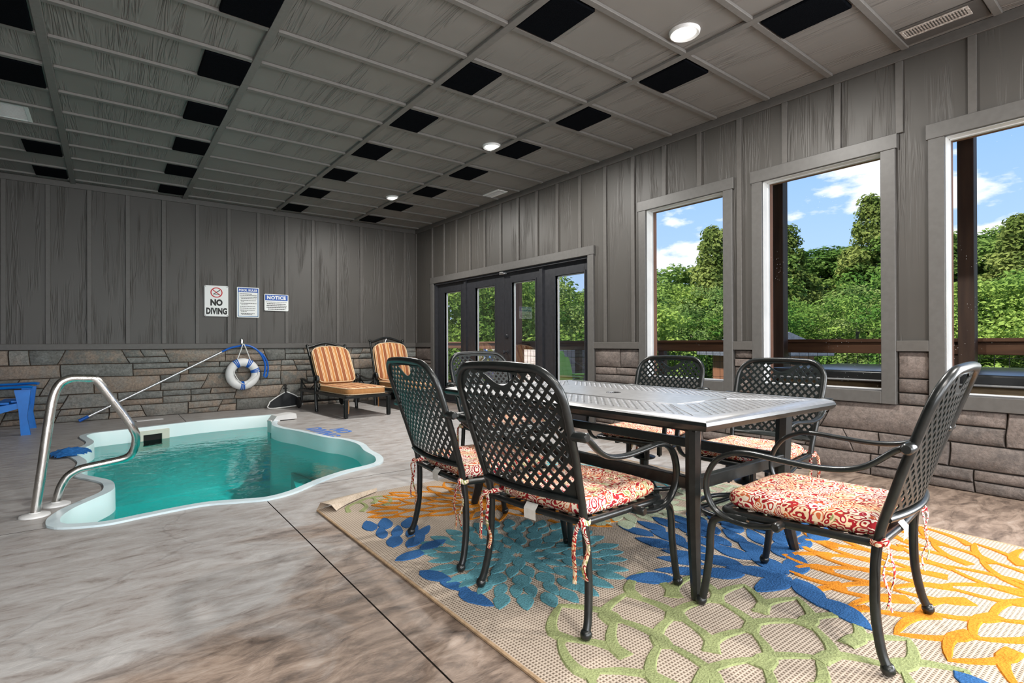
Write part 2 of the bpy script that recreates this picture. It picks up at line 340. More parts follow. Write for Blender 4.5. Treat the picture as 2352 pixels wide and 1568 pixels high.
# water: clear teal, light passes down and back up through it
M_water = bpy.data.materials.new('pool water'); M_water.use_nodes = True; t_ = M_water.node_tree; t_.nodes.clear()
tr = N(t_, 'ShaderNodeBsdfTransparent'); tr.inputs[0].default_value = (0.14,1.0,0.965,1)
gl = N(t_, 'ShaderNodeBsdfGlossy'); gl.inputs['Roughness'].default_value = 0.02
fr = N(t_, 'ShaderNodeFresnel'); fr.inputs['IOR'].default_value = 1.33
v = coords(t_, (1,1,1)); n = N(t_, 'ShaderNodeTexNoise', i_Scale=7.0, i_Detail=3.0, i_Distortion=0.6); lk(t_, v, n.inputs['Vector'])
bp = N(t_, 'ShaderNodeBump'); bp.inputs['Distance'].default_value = 0.012; bp.inputs['Strength'].default_value = 0.55; lk(t_, n.outputs[0], bp.inputs['Height'])
lk(t_, bp.outputs[0], gl.inputs['Normal']); lk(t_, bp.outputs[0], fr.inputs['Normal'])
ms = N(t_, 'ShaderNodeMixShader'); lk(t_, fr.outputs[0], ms.inputs[0]); lk(t_, tr.outputs[0], ms.inputs[1]); lk(t_, gl.outputs[0], ms.inputs[2])
lk(t_, ms.outputs[0], N(t_, 'ShaderNodeOutputMaterial').inputs[0])
# cushion paisley
M_paisley, t_, b_ = pmat('red paisley fabric', (0.8,0.7,0.55), 0.85, 0, 0.2)
v0 = coords(t_, (1,1,1)); dn = N(t_, 'ShaderNodeTexNoise', i_Scale=9.0, i_Detail=3.0); lk(t_, v0, dn.inputs['Vector'])
dm = N(t_, 'ShaderNodeMixRGB', blend_type='LINEAR_LIGHT'); dm.inputs[0].default_value = 0.045; lk(t_, v0, dm.inputs[1]); lk(t_, dn.outputs['Color'], dm.inputs[2])
vo = N(t_, 'ShaderNodeTexVoronoi', i_Scale=36.0); lk(t_, dm.outputs[0], vo.inputs['Vector'])
sm = N(t_, 'ShaderNodeMath', operation='MULTIPLY'); sm.inputs[1].default_value = 20.0; lk(t_, vo.outputs['Distance'], sm.inputs[0])
sn = N(t_, 'ShaderNodeMath', operation='SINE'); lk(t_, sm.outputs[0], sn.inputs[0])
rl = ramp(t_, [(-0.05, 0.0), (0.12, 1.0)]); lk(t_, sn.outputs[0], rl.inputs[0])
cc = N(t_, 'ShaderNodeSeparateColor'); lk(t_, vo.outputs['Color'], cc.inputs[0])
colr = ramp(t_, [(0.0, (0.33,0.012,0.018)), (0.45, (0.43,0.030,0.022)), (0.62, (0.60,0.14,0.05)), (0.78, (0.38,0.02,0.04)), (0.9, (0.30,0.33,0.12)), (1.0, (0.42,0.42,0.38))], 'CONSTANT'); lk(t_, cc.outputs[0], colr.inputs[0])
base = ramp(t_, [(0.40, (0.80,0.60,0.38)), (0.62, (0.86,0.77,0.66))]); lk(t_, dn.outputs[0], base.inputs[0])
m1 = N(t_, 'ShaderNodeMixRGB'); lk(t_, rl.outputs[0], m1.inputs[0]); lk(t_, base.outputs[0], m1.inputs[1]); lk(t_, colr.outputs[0], m1.inputs[2])
lk(t_, m1.outputs[0], b_.inputs['Base Color'])
nb = N(t_, 'ShaderNodeTexNoise', i_Scale=11.0, i_Detail=3.0); lk(t_, v0, nb.inputs['Vector']); bump(t_, b_, nb.outputs[0], 0.012, 0.5)
# striped lounger fabric, stripes run along the cushion
M_stripe, t_, b_ = pmat('striped cushion fabric', (0.6,0.3,0.12), 0.85, 0, 0.2)
tc = N(t_, 'ShaderNodeTexCoord'); sp = N(t_, 'ShaderNodeSeparateXYZ'); lk(t_, tc.outputs['Object'], sp.inputs[0])
a = N(t_, 'ShaderNodeMath', operation='MULTIPLY_ADD'); a.inputs[1].default_value = 1/0.118; a.inputs[2].default_value = 50.18; lk(t_, sp.outputs['X'], a.inputs[0])
fr = N(t_, 'ShaderNodeMath', operation='FRACT'); lk(t_, a.outputs[0], fr.inputs[0])
r = ramp(t_, [(0.0, (0.30,0.105,0.045)), (0.36, (0.74,0.60,0.40)), (0.42, (0.52,0.24,0.085)), (0.52, (0.74,0.60,0.40)), (0.58, (0.50,0.22,0.075)), (0.88, (0.74,0.60,0.40)), (0.94, (0.30,0.105,0.045))], 'CONSTANT'); lk(t_, fr.outputs[0], r.inputs[0])
lk(t_, r.outputs[0], b_.inputs['Base Color'])
nb = N(t_, 'ShaderNodeTexNoise', i_Scale=14.0, i_Detail=3.0); lk(t_, coords(t_), nb.inputs['Vector']); bump(t_, b_, nb.outputs[0], 0.01, 0.5)
M_tan = noisy('tan welt fabric', (0.48,0.22,0.075), (0.56,0.27,0.10), 30, 0.85)
# rug
def rugbase():
    m, t, b = pmat('woven beige rug', (0.62,0.52,0.42), 0.95, 0, 0.1)
    v = coords(t, (1,1,1)); 
    w1 = N(t, 'ShaderNodeTexWave', i_Scale=24.0); w1.bands_direction = 'Y'; lk(t, v, w1.inputs['Vector'])
    w2 = N(t, 'ShaderNodeTexWave', i_Scale=24.0); w2.bands_direction = 'X'; lk(t, v, w2.inputs['Vector'])
    mu = N(t, 'ShaderNodeMath', operation='MAXIMUM'); lk(t, w1.outputs['Fac'], mu.inputs[0]); lk(t, w2.outputs['Fac'], mu.inputs[1])
    r = ramp(t, [(0.15, (0.17,0.123,0.09)), (0.7, (0.50,0.415,0.335))]); lk(t, mu.outputs[0], r.inputs[0]); lk(t, r.outputs[0], b.inputs['Base Color'])
    bump(t, b, mu.outputs[0], 0.002); return m
M_rug = rugbase()
def pile(name, c): 
    return noisy(name, tuple(x*0.72 for x in c), c, 130, 0.95, 4, 0.004, spec=0.1)
M_teal = pile('teal pile', (0.115,0.31,0.36)); M_bluep = pile('blue pile', (0.040,0.135,0.335)); M_orangep = pile('orange pile', (0.70,0.25,0.025))
M_greenp = pile('olive green pile', (0.33,0.37,0.17)); M_sagep = pile('pale sage pile', (0.50,0.56,0.40)); M_turq = pile('turquoise pile', (0.16,0.55,0.62))
M_rugbind = noisy('rug binding', (0.40,0.27,0.16), (0.52,0.36,0.22), 60, 0.9)
# foliage
def leafmat(name, c1, c2):
    m = bpy.data.materials.new(name); m.use_nodes = True; t = m.node_tree; t.nodes.clear()
    n = N(t, 'ShaderNodeTexNoise', i_Scale=0.7, i_Detail=5.0); lk(t, coords(t), n.inputs['Vector'])
    oi = N(t, 'ShaderNodeObjectInfo'); ad = N(t, 'ShaderNodeMath', operation='MULTIPLY_ADD'); ad.inputs[1].default_value = 0.35; ad.inputs[2].default_value = -0.17; lk(t, oi.outputs['Random'], ad.inputs[0])
    a2 = N(t, 'ShaderNodeMath', operation='ADD'); lk(t, n.outputs[0], a2.inputs[0]); lk(t, ad.outputs[0], a2.inputs[1])
    r = ramp(t, [(0.32, c1), (0.66, c2)]); lk(t, a2.outputs[0], r.inputs[0])
    d = N(t, 'ShaderNodeBsdfDiffuse'); lk(t, r.outputs[0], d.inputs[0]); tl = N(t, 'ShaderNodeBsdfTranslucent'); lk(t, r.outputs[0], tl.inputs[0])
    ms = N(t, 'ShaderNodeMixShader'); ms.inputs[0].default_value = 0.35; lk(t, d.outputs[0], ms.inputs[1]); lk(t, tl.outputs[0], ms.inputs[2])
    lk(t, ms.outputs[0], N(t, 'ShaderNodeOutputMaterial').inputs[0]); return m
M_leafA = leafmat('leaf mid green', (0.07,0.15,0.03), (0.23,0.33,0.08))
M_leafB = leafmat('leaf bright green', (0.10,0.21,0.04), (0.34,0.45,0.10))
M_leafD = leafmat('leaf olive green', (0.11,0.16,0.035), (0.32,0.36,0.10))
M_leafE = leafmat('leaf light aspen', (0.11,0.20,0.05), (0.36,0.44,0.14))
M_grass = noisy('hillside undergrowth', (0.02,0.06,0.01), (0.07,0.14,0.03), 1.5, 0.95, 6, 0.05)
# ---------------------------------------------------------------- room dimensions
XW, YB, ZC = 4.543, 8.869, 3.09          # window wall, end wall, ceiling sheet
XB0, XPITCH = 0.877, 1.223               # ceiling battens along the room
YR0, YPITCH = 8.67, 0.4925               # cross battens
XO = 4.70                                # outer face of window wall
# ---------------------------------------------------------------- pool outline
POOL = [(-0.27,3.88),(-0.25,3.82),(-0.19,3.75),(-0.01,3.68),(0.17,3.71),(0.36,3.74),(0.5,3.74),(0.68,3.67),(0.82,3.63),(1.0,3.69),(1.24,3.88),(1.48,4.02),(1.7,4.09),(1.83,4.18),(1.92,4.41),(1.95,4.72),(2.02,5.07),(1.99,5.4),(1.89,5.66),(1.82,6.02),(1.76,6.31),(1.68,6.58),(1.66,6.92),(1.77,7.31),(1.90,7.6),(1.96,7.85),(1.84,7.94),(1.48,7.95),(1.16,7.94),(0.86,7.89),(0.57,7.8),(0.22,7.68),(0.02,7.63),(-0.16,7.56),(-0.24,7.34),(-0.17,6.90),(-0.20,6.63),(-0.29,6.45),(-0.32,6.30),(-0.25,6.03),(-0.2,5.76),(-0.21,5.52),(-0.24,5.34),(-0.19,5.14),(-0.12,5.00),(-0.04,4.82),(-0.02,4.65),(-0.04,4.5),(-0.13,4.34),(-0.22,4.18),(-0.27,4.01)]
PO = [(p.x, p.y) for p in crv([(x,y,0) for x,y in POOL], 4, True)]
def offset_loop(L, d):
    m = len(L); out = []
    for i in range(m):
        a, b = Vector(L[i-2]), Vector(L[(i+2) % m]); t = (b-a).normalized(); nrm = Vector((-t.y, t.x))
        q = Vector(L[i])+nrm*d
        if min((q-Vector(p)).length for p in L) > abs(d)*0.93: out.append((q.x, q.y))
    return out
PI_ = offset_loop(PO, 0.062)
PI_ = [(p.x, p.y) for p in crv([(x,y,0) for x,y in PI_], 1, True)]
# ---------------------------------------------------------------- FLOOR (slabs between control joints)
floor = empty('floor'); tag(floor, kind='structure')
def build_floor():
    loops = [[(XL,YR),(XW+0.2,YR),(XW+0.2,YB+0.1),(XL,YB+0.1)], PO]
    me = fill2d(loops); bm = bmesh.new(); bm.from_mesh(me); bpy.data.meshes.remove(me)
    bmesh.ops.remove_doubles(bm, verts=bm.verts[:], dist=1e-5)
    for co, no in (((0.804,0,0),(1,0,0)), ((0.8105,0,0),(1,0,0)), ((0,3.838,0),(0,1,0)), ((0,3.845,0),(0,1,0))):
        bmesh.ops.bisect_plane(bm, geom=bm.verts[:]+bm.edges[:]+bm.faces[:], plane_co=co, plane_no=no)
    kill = []; q = {}
    for f in bm.faces:
        c = f.calc_center_median()
        # the long joint runs from the pool tip towards the viewer and beyond the pool towards the end wall
        if (0.804 < c.x < 0.8105) or (3.838 < c.y < 3.845): kill.append(f)
        else: q.setdefault((c.x > 0.8075, c.y > 3.842), []).append(f)
    for key, fs in q.items():
        b2 = MB(); idx = {}; vs = []; F = []
        for f in fs:
            row = []
            for vv in f.verts:
                if vv.index not in idx or True:
                    k = (round(vv.co.x,5), round(vv.co.y,5))
                    if k not in idx: idx[k] = len(vs); vs.append((vv.co.x, vv.co.y, 0.0))
                    row.append(idx[k])
            F.append(row)
        cnt = {}; nside = 0; ntop = len(F)
        for r_ in F:
            for i in range(len(r_)): cnt.setdefault(frozenset((r_[i], r_[(i+1) % len(r_)])), []).append((r_[i], r_[(i+1) % len(r_)]))
        nn = len(vs); vs2 = vs+[(x,y,-0.03) for x,y,_ in vs]
        for k, e in cnt.items():
            if len(e) == 1: a_, b_2 = e[0]; F.append([b_2, a_, a_+nn, b_2+nn]); nside += 1
        b2.add(vs2, F); b2.m = [0]*ntop+[1]*nside; o = b2.build('slab', [M_floor, M_joint], floor); fixn(o.data)
        if o.data.polygons[0].normal.z < 0: o.data.flip_normals()
    bm.free()
    b = MB(); b.box(0.70,0.92,YR,3.60,-0.022,-0.02); b.build('joint_filler', M_joint, floor)
    b = MB(); b.box(XL,-0.28,3.80,3.88,-0.022,-0.02); b.box(1.25,XW,3.80,3.88,-0.022,-0.02); b.box(0.7,0.92,7.95,YB,-0.022,-0.02); b.build('joint_filler', M_joint, floor)
build_floor()
# ---------------------------------------------------------------- CEILING
ceil = empty('ceiling'); tag(ceil, kind='structure')
xs = [XL]+[XB0+XPITCH*k for k in (-3,-2,-1,0,1,2)]+[XW]
ys = [YB]+[YR0-YPITCH*k for k in range(0, 25)]+[YR]
for i in range(len(xs)-1):
    for j in range(len(ys)-1):
        b = MB(); b.box(xs[i], xs[i+1], ys[j+1], ys[j], ZC, ZC+0.02); b.build('panel', M_ceil, ceil)
for x in xs[1:-1]:
    b = MB(); b.bbox(x-0.028, x+0.028, YR, YB, ZC-0.024, ZC, 0.003); b.build('long_batten', M_ctrim, ceil)
for y in ys[1:-1]:
    for i in range(len(xs)-1):
        x0 = xs[i]+(0.028 if i else 0); x1 = xs[i+1]-(0.028 if i < len(xs)-2 else 0.05)
        b = MB(); b.bbox(x0, x1, y-0.022, y+0.022, ZC-0.022, ZC, 0.003); b.build('cross_batten', M_ctrim, ceil)
b = MB(); b.box(XL-0.3, XO+1.5, YR-0.3, YB+0.3, ZC+0.02, ZC+0.25); b.build('roof_with_shade_eave', M_roof, ceil)  # unseen eave past the window wall, lengthened to shade the deck posts
# black acoustic squares
cols = [('left of the camera side batten', 0.55, 0.857, [0,1,2,3,4,5,6,7]), ('b', 2.125, 2.43, [0,1,2,3,4,5,6,7]), ('c', 3.375, 3.665, [0,1,2,3,4,5,6,7]), ('a', -0.69, -0.385, [0,1,2,3,4,5])]
ORD = ['nearest end wall', 'second from end wall', 'third from end wall', 'fourth from end wall', 'fifth from end wall', 'sixth from end wall', 'seventh from end wall', 'eighth from end wall']
CN = {0: 'second ceiling row from left', 1: 'third ceiling row from left', 2: 'ceiling row nearest the windows', 3: 'leftmost ceiling row'}
fo = None
foam_mesh = MB().bbox(-0.15, 0.15, -0.212, 0.212, -0.026, 0.0, 0.006).mesh('acoustic_panel', M_black_foam)
for ci, (nm, x0, x1, ks) in enumerate(cols):
    for k in ks:
        if ci == 3 and k == 2: continue
        y1 = YR0-YPITCH*2*k-0.03
        o = link('acoustic_panel', foam_mesh); o.location = ((x0+x1)/2, y1-0.213, ZC)
        tag(o, 'black sound panel, %s, %s' % (CN[ci], ORD[k if not (ci == 3 and k > 2) else k-1]), 'acoustic panel', 'black sound panels on the ceiling')
# ---------------------------------------------------------------- STONE VENEER
def warp(u, z, s):
    return (u+0.022*mnoise.noise(Vector((u*2.3+s, z*5.1, 3.1))), z+0.009*mnoise.noise(Vector((u*2.1+s, z*3.0, 9.7))))
def stone_cells(u0, u1, z0, z1, rnd, rowh=(0.11,0.20)):
    cells = []; z = z0; rows = []
    while z < z1-0.02:
        h = rnd.uniform(*rowh)
        if z1-(z+h) < rowh[0]*0.75: h = z1-z
        rows.append((z, min(z+h, z1))); z += h
    for (a, b) in rows:
        u = u0; first = True; sl0 = 0.0
        while u < u1-0.01:
            w = rnd.choice((0.22, 0.3, 0.38, 0.46, 0.6, 0.72))*rnd.uniform(0.85, 1.15)
            if first: w *= rnd.uniform(0.5, 1.0); first = False
            if u1-(u+w) < 0.15: w = u1-u
            sl1 = 0.0 if u+w >= u1-0.01 else (rnd.choice((0, 0, 0.0, 0.0, 0.035, -0.035))*(b-a)/0.16)
            q = [(u-sl0, a), (u+w-sl1, a), (u+w+sl1, b), (u+sl0, b)]
            if b-a > 0.125 and rnd.random() < 0.42:
                m = (a+b)/2+rnd.uniform(-.015,.015); f = (m-a)/(b-a)
                L = (q[0][0]*(1-f)+q[3][0]*f, m); Rr = (q[1][0]*(1-f)+q[2][0]*f, m)
                cells.append([q[0], q[1], Rr, L])
                if w > 0.42 and rnd.random() < 0.7:
                    c = rnd.uniform(.35,.65); mb = (L[0]*(1-c)+Rr[0]*c, m); mt = (q[3][0]*(1-c)+q[2][0]*c, b)
                    cells.append([L, mb, mt, q[3]]); cells.append([mb, Rr, q[2], mt])
                else: cells.append([L, Rr, q[2], q[3]])
            else: cells.append(q)
            u += w; sl0 = sl1
    return cells
def stone_mesh(q, seed, rnd, place, lim):
    pts = []
    for i in range(4):
        a, b = q[i], q[(i+1) % 4]
        for f in (0.0, 0.34, 0.67):
            u, z = a[0]*(1-f)+b[0]*f, a[1]*(1-f)+b[1]*f
            u2, z2 = warp(u, z, seed)
            if abs(u-lim[0]) < 1e-4 or abs(u-lim[1]) < 1e-4: u2 = u
            if abs(z-lim[2]) < 1e-4 or abs(z-lim[3]) < 1e-4: z2 = z
            pts.append((min(max(u2, lim[0]), lim[1]), min(max(z2, lim[2]), lim[3])))
    cu = sum(p[0] for p in pts)/12; cz = sum(p[1] for p in pts)/12
    ext = max(0.05, min(max(p[0] for p in pts)-cu, 9)); exz = max(0.03, max(p[1] for p in pts)-cz)
    def inset(d): return [(cu+(p[0]-cu)*(1-d/ext), cz+(p[1]-cz)*(1-d/exz)) for p in pts]
    D = rnd.uniform(0.016, 0.030); vs = []
    for ins, dep in ((0.0045, 0.002), (0.0045, D*0.65), (0.011, D)):
        vs += [place(u, z, dep+(mnoise.noise(Vector((u*9, z*9, seed)))*0.004 if dep == D else 0)) for u, z in inset(ins)]
    vs.append(place(cu, cz, D+0.004))
    fs = [(k*12+i, k*12+(i+1) % 12, (k+1)*12+(i+1) % 12, (k+1)*12+i) for k in range(2) for i in range(12)]
    fs += [(24+i, 24+(i+1) % 12, 36) for i in range(12)]
    return vs, fs
def stones(parent, regions, place, mat, seed, rowh):
    rnd = random.Random(seed); n = 0
    for (u0, u1, z0, z1) in regions:
        for q in stone_cells(u0, u1, z0, z1, rnd, rowh):
            vs, fs = stone_mesh(q, seed, rnd, place, (u0, u1, z0, z1))
            b = MB(); b.add(vs, fs); o = b.build('stone', mat, parent, True, 0.9); fixn(o.data); n += 1
    return n
# ---------------------------------------------------------------- WALLS
ZB0, ZB1, ZCR = 0.93, 1.006, 3.013       # wainscot cap, crown bottom
wb = empty('wall_back'); tag(wb, kind='structure')
MB().box(XL, XW+0.2, YB+0.02, YB+0.2, 0, ZC+0.02).build('wall_core', M_mortar, wb)
stones(wb, [(XL, XW, 0, ZB0)], lambda u, z, d: (u, YB+0.02-d, z), M_stoneB, 11, (0.125, 0.225))
bx = [-1.0+0.4085*k for k in range(-4, 14)]
edges = [XL]+bx+[XW]
for a, b_e in zip(edges[:-1], edges[1:]):
    if b_e > a: MB().box(a, b_e, YB, YB+0.02, ZB1, ZCR).build('panel', M_panel_v, wb)
for x in bx: MB().bbox(x-0.024, x+0.024, YB-0.018, YB, ZB1, ZCR, 0.002).build('batten', M_trim, wb)
MB().bbox(XL, XW, YB-0.030, YB+0.02, ZB0, ZB1, 0.003).build('cap_rail', M_trim, wb)
MB().bbox(XL, XW, YB-0.020, YB+0.02, ZCR, ZC-0.002, 0.003).build('crown_board', M_trim, wb)
wr = empty('wall_right'); tag(wr, kind='structure')
WINS = [(2.61, 3.68), (1.355, 2.427), (0.095, 1.163), (-1.21, -0.14), (-2.47, -1.40)]
ZW0, ZW1 = 0.545, 2.50
DOOR = (4.345, 8.270, 2.14)
core = MB()
def seg(y0, y1, z0, z1, m=core): m.box(XW+0.02, XO, y0, y1, z0, z1)
seg(YR, DOOR[0]+0.09, 0, ZW0+0.09); seg(DOOR[1]-0.09, YB+0.02, 0, ZC); seg(YR, DOOR[0]+0.09, ZW1-0.10, ZC); seg(DOOR[0]+0.09, DOOR[1]-0.09, DOOR[2]-0.10, ZC)
prev = YR
for (y0, y1) in sorted(WINS): seg(prev, y0+0.09, ZW0+0.09, ZW1-0.10); prev = y1-0.09
seg(prev, DOOR[0]+0.09, ZW0+0.09, ZW1-0.10)
core.build('wall_core', M_mortarR, wr)
reg = [(-0.9, DOOR[0], 0, ZW0), (3.685, DOOR[0], ZW0, ZB0), (2.43, 2.607, ZW0, ZB0), (1.166, 1.352, ZW0, ZB0), (-0.137, 0.092, ZW0, ZB0), (DOOR[1], YB-0.02, 0, ZB0)]
stones(wr, reg, lambda u, z, d: (XW+0.02-d, u, z), M_stoneR, 5, (0.10, 0.19))
rb = [8.225-0.4055*k for k in range(0, 29)]
def inwin(y):
    for (a, b) in WINS:
        if a-0.03 < y < b+0.03: return True
    return False
YY = [YB]+rb+[YR]
for a, b_e in zip(YY[1:], YY[:-1]):
    if DOOR[0] < (a+b_e)/2 < DOOR[1]: z0s = [(DOOR[2], ZCR)]
    else: z0s = [(ZB1, ZCR)]
    cuts = sorted([a, b_e]+[c for w in WINS for c in w if a < c < b_e]+[c for c in DOOR[:2] if a < c < b_e])
    for c0, c1 in zip(cuts[:-1], cuts[1:]):
        m = (c0+c1)/2
        lo = DOOR[2]-0.02 if DOOR[0] < m < DOOR[1] else (ZW1-0.02 if any(w[0] < m < w[1] for w in WINS) else ZB1)
        if c1-c0 > 0.004: MB().box(XW, XW+0.02, c0, c1, lo, ZCR).build('panel', M_panel_v, wr)
for y in rb:
    lo = DOOR[2] if DOOR[0]-.02 < y < DOOR[1]+.02 else (ZW1 if inwin(y) else ZB1)
    MB().bbox(XW-0.018, XW, y-0.023, y+0.023, lo, ZCR, 0.002).build('batten', M_trim, wr)
MB().bbox(XW-0.022, XW+0.02, YR, YB-0.02, ZCR, ZC-0.002, 0.003).build('crown_board', M_trim, wr)
MB().bbox(XW-0.020, XW, YB-0.048, YB, ZB1, ZCR, 0.003).build('corner_board', M_trim, wr)
prev = DOOR[0]
for (y0, y1) in WINS:
    MB().bbox(XW-0.026, XW+0.02, y1, prev, ZB0, ZB1, 0.003).build('cap_rail', M_trim, wr); prev = y0
MB().bbox(XW-0.026, XW+0.02, DOOR[1], YB-0.03, ZB0, ZB1, 0.003).build('cap_rail', M_trim, wr)
wl = empty('wall_left'); tag(wl, kind='structure')
MB().box(XL-0.15, XL, YR, YB, 0, ZC).build('siding', M_panel_v, wl)
wre = empty('wall_rear'); tag(wre, kind='structure')
m = MB(); m.box(XL, XO, YR-0.15, YR, 0, 0.6); m.box(XL, XO, YR-0.15, YR, 2.3, ZC)
for a, b_e in ((XL,-2.35),(-0.85,-0.05),(1.45,2.25),(3.75,XO)): m.box(a, b_e, YR-0.15, YR, 0.6, 2.3)
m.build('siding', M_panel_v, wre)
# ---------------------------------------------------------------- WINDOWS
for i, (y0, y1) in enumerate(WINS):
    w = empty('window_%d' % (i+1)); tag(w, kind='structure')
    X0 = XW-0.03
    MB().bbox(X0, XW+0.02, y0-0.012, y1+0.012, ZW1-0.105, ZW1, 0.003).build('head_casing', M_casing, w)
    MB().bbox(X0+0.003, XW+0.02, y0, y0+0.092, ZW0, ZW1-0.105, 0.003).build('side_casing', M_casing, w)
    MB().bbox(X0+0.003, XW+0.02, y1-0.092, y1, ZW0, ZW1-0.105, 0.003).build('side_casing', M_casing, w)
    MB().bbox(X0+0.003, XW+0.02, y0+0.092, y1-0.092, ZW0, ZW0+0.092, 0.003).build('sill_casing', M_casing, w)
    a, b_e, c, d = y0+0.092, y1-0.092, ZW0+0.092, ZW1-0.105
    f = MB()
    f.box(XW, XW+0.100, b_e-0.003, b_e+0.002, c, d); f.box(XW, XW+0.100, a-0.002, a+0.003, c, d)
    f.box(XW, XW+0.100, a, b_e, d-0.004, d+0.002)
    f.box(XW+0.070, XW+0.100, b_e-0.008, b_e, c, d); f.box(XW+0.070, XW+0.100, a, a+0.008, c, d); f.box(XW+0.070, XW+0.100, a, b_e, c, c+0.012); f.box(XW+0.070, XW+0.100, a, b_e, d-0.010, d)
    f.build('vinyl_frame', M_vinyl, w)
    MB().box(XW, XW+0.070, a, b_e, c-0.002, c+0.004).build('stool', M_casing, w)
    g = MB(); g.box(XW+0.083, XW+0.087, a+0.006, b_e-0.006, c+0.010, d-0.008); g.build('pane', M_glass, w)
    e = MB(); e.box(XW+0.100, XO+0.004, b_e-0.004, b_e+0.01, c, d); e.box(XW+0.100, XO+0.004, a-0.01, a+0.004, c, d); e.box(XO-0.02, XO+0.02, a-0.08, b_e+0.08, c-0.09, c); e.box(XO-0.02, XO+0.02, a-0.08, b_e+0.08, d, d+0.09)
    e.build('outer_trim', M_cedar, w)
# ---------------------------------------------------------------- FRENCH DOORS
dr = empty('door_1'); tag(dr, kind='structure')
X0 = XW-0.03
MB().bbox(X0, XW+0.02, DOOR[0]-0.01, DOOR[1]+0.01, 2.035, DOOR[2], 0.003).build('head_casing', M_casing, dr)
for a, b_e in ((DOOR[0], DOOR[0]+0.095), (DOOR[1]-0.095, DOOR[1])): MB().bbox(X0+0.003, XW+0.02, a, b_e, 0, 2.035, 0.003).build('side_casing', M_casing, dr)
D0, D1 = DOOR[0]+0.095, DOOR[1]-0.095
m = MB(); m.box(XW, XO, D1-0.03, D1+0.004, 0, 2.035); m.box(XW, XO, D0-0.004, D0+0.03, 0, 2.035); m.box(XW, XO, D0, D1, 2.005, 2.04); m.box(XW+0.02, XO, D0, D1, 0, 0.03)
for y in (5.355, 7.235): m.box(XW+0.03, XO, y-0.03, y+0.03, 0.03, 2.005)
m.build('door_frame', M_doorblk, dr)
panes = [(4.564,5.088,4.47,5.325),(5.49,6.012,5.385,6.198),(6.428,6.956,6.202,7.205),(7.38,7.912,7.265,8.145)]
for k, (g0, g1, p0, p1) in enumerate(panes):
    m = MB(); xa, xb = XW+0.055, XW+0.10; zt, zb = 1.86, 0.26
    m.bbox(xa, xb, p0, g0, 0.03, 2.005, .002); m.bbox(xa, xb, g1, p1, 0.03, 2.005, .002); m.box(xa, xb, g0, g1, zt, 2.005); m.box(xa, xb, g0, g1, 0.03, zb)
    for (a, b_e, c, d) in ((g0-0.022, g0, zb, zt), (g1, g1+0.022, zb, zt), (g0-0.022, g1+0.022, zt, zt+0.022), (g0-0.022, g1+0.022, zb-0.022, zb)): m.box(xa-0.008, xb+0.008, a, b_e, c, d)
    leaf = m.build('door_leaf', M_doorblk, dr)
    g = MB(); g.box(XW+0.076, XW+0.080, g0, g1, zb, zt); g.build('pane', M_glassdoor, leaf)
    s = MB()
    for (a, b_e, c, d) in ((g0, g0+0.012, zb, zt), (g1-0.012, g1, zb, zt), (g0, g1, zt-0.012, zt), (g0, g1, zb, zb+0.012)): s.box(xb-0.012, xb+0.012, a, b_e, c, d)
    s.build('glazing_bead', M_vinyl, leaf)
    if k == 1:
        h = MB(); h.lathe([(0.032,0),(0.032,0.008),(0.012,0.012),(0.012,0.045),(0.026,0.05),(0.030,0.065),(0.024,0.078),(0.008,0.082)], 16, (0,0,0), 'x')
        h.v = [(xa-x, y+6.135, z+0.87) for x, y, z in h.v]; h.build('door_knob', M_doorblk, leaf, True)
        h = MB(); h.lathe([(0.030,0),(0.030,0.012),(0.024,0.018),(0.010,0.02)], 16, (0,0,0), 'x'); h.v = [(xa-x, y+6.135, z+1.095) for x, y, z in h.v]; h.box(xa-0.035, xa-0.018, 6.13, 6.14, 1.075, 1.115); h.build('deadbolt', M_doorblk, leaf, True)
h = MB(); h.bbox(XW-0.035, XW-0.005, 6.13, 6.20, 2.005, 2.022, .003); h.bbox(XW-0.015, XW+0.03, 6.10, 6.23, 1.99, 2.005, .003); h.build('door_catch', M_alum, dr)
# ---------------------------------------------------------------- CEILING FITTINGS
M_lens = bpy.data.materials.new('lamp lens'); M_lens.use_nodes = True; t_ = M_lens.node_tree; t_.nodes.clear()
em = N(t_, 'ShaderNodeEmission'); em.inputs[0].default_value = (1.0,0.98,0.94,1); em.inputs[1].default_value = 6.0
lk(t_, em.outputs[0], N(t_, 'ShaderNodeOutputMaterial').inputs[0])
for k, (x, y, lab) in enumerate([(3.09,2.12,'lit white round downlight on the ceiling nearest the dining table'), (3.25,4.59,'lit white round downlight on the ceiling, middle one of the three'), (3.26,7.06,'lit white round downlight on the ceiling nearest the loungers'), (3.1,-0.4,'lit white round downlight behind the viewer, nearest the window wall'),(0.9,-0.9,'added fill downlight, unseen behind the viewer, right of middle'),(-1.2,-0.9,'added fill downlight, unseen behind the viewer, far left'),(0.9,-2.6,'added fill downlight, unseen over the rear of the room')]):  # last three are added fill, unseen behind the camera
    t = thing('downlight', lab, 'ceiling light', (x, y, ZC), 0, 'downlights along the ceiling')
    b = MB(); b.lathe([(0.075,-0.012),(0.092,-0.022),(0.100,-0.014),(0.102,0.0),(0.075,0.0)], 32, cap=False); b.build('trim_ring', M_white, t, True)
    b = MB(); b.lathe([(0.078,-0.010),(0.070,-0.014),(0.04,-0.017),(0.005,-0.018)], 32, cap=True); b.build('lens', M_lens, t, True)
    l = bpy.data.lights.new('downlight_lamp', 'AREA'); l.shape = 'DISK'; l.size = 0.14; l.energy = CAN_W; l.color = (1.0,0.97,0.92)
    lo = bpy.data.objects.new('downlight_lamp', l); C.objects.link(lo); lo.location = (0,0,-0.03); lo.parent = t
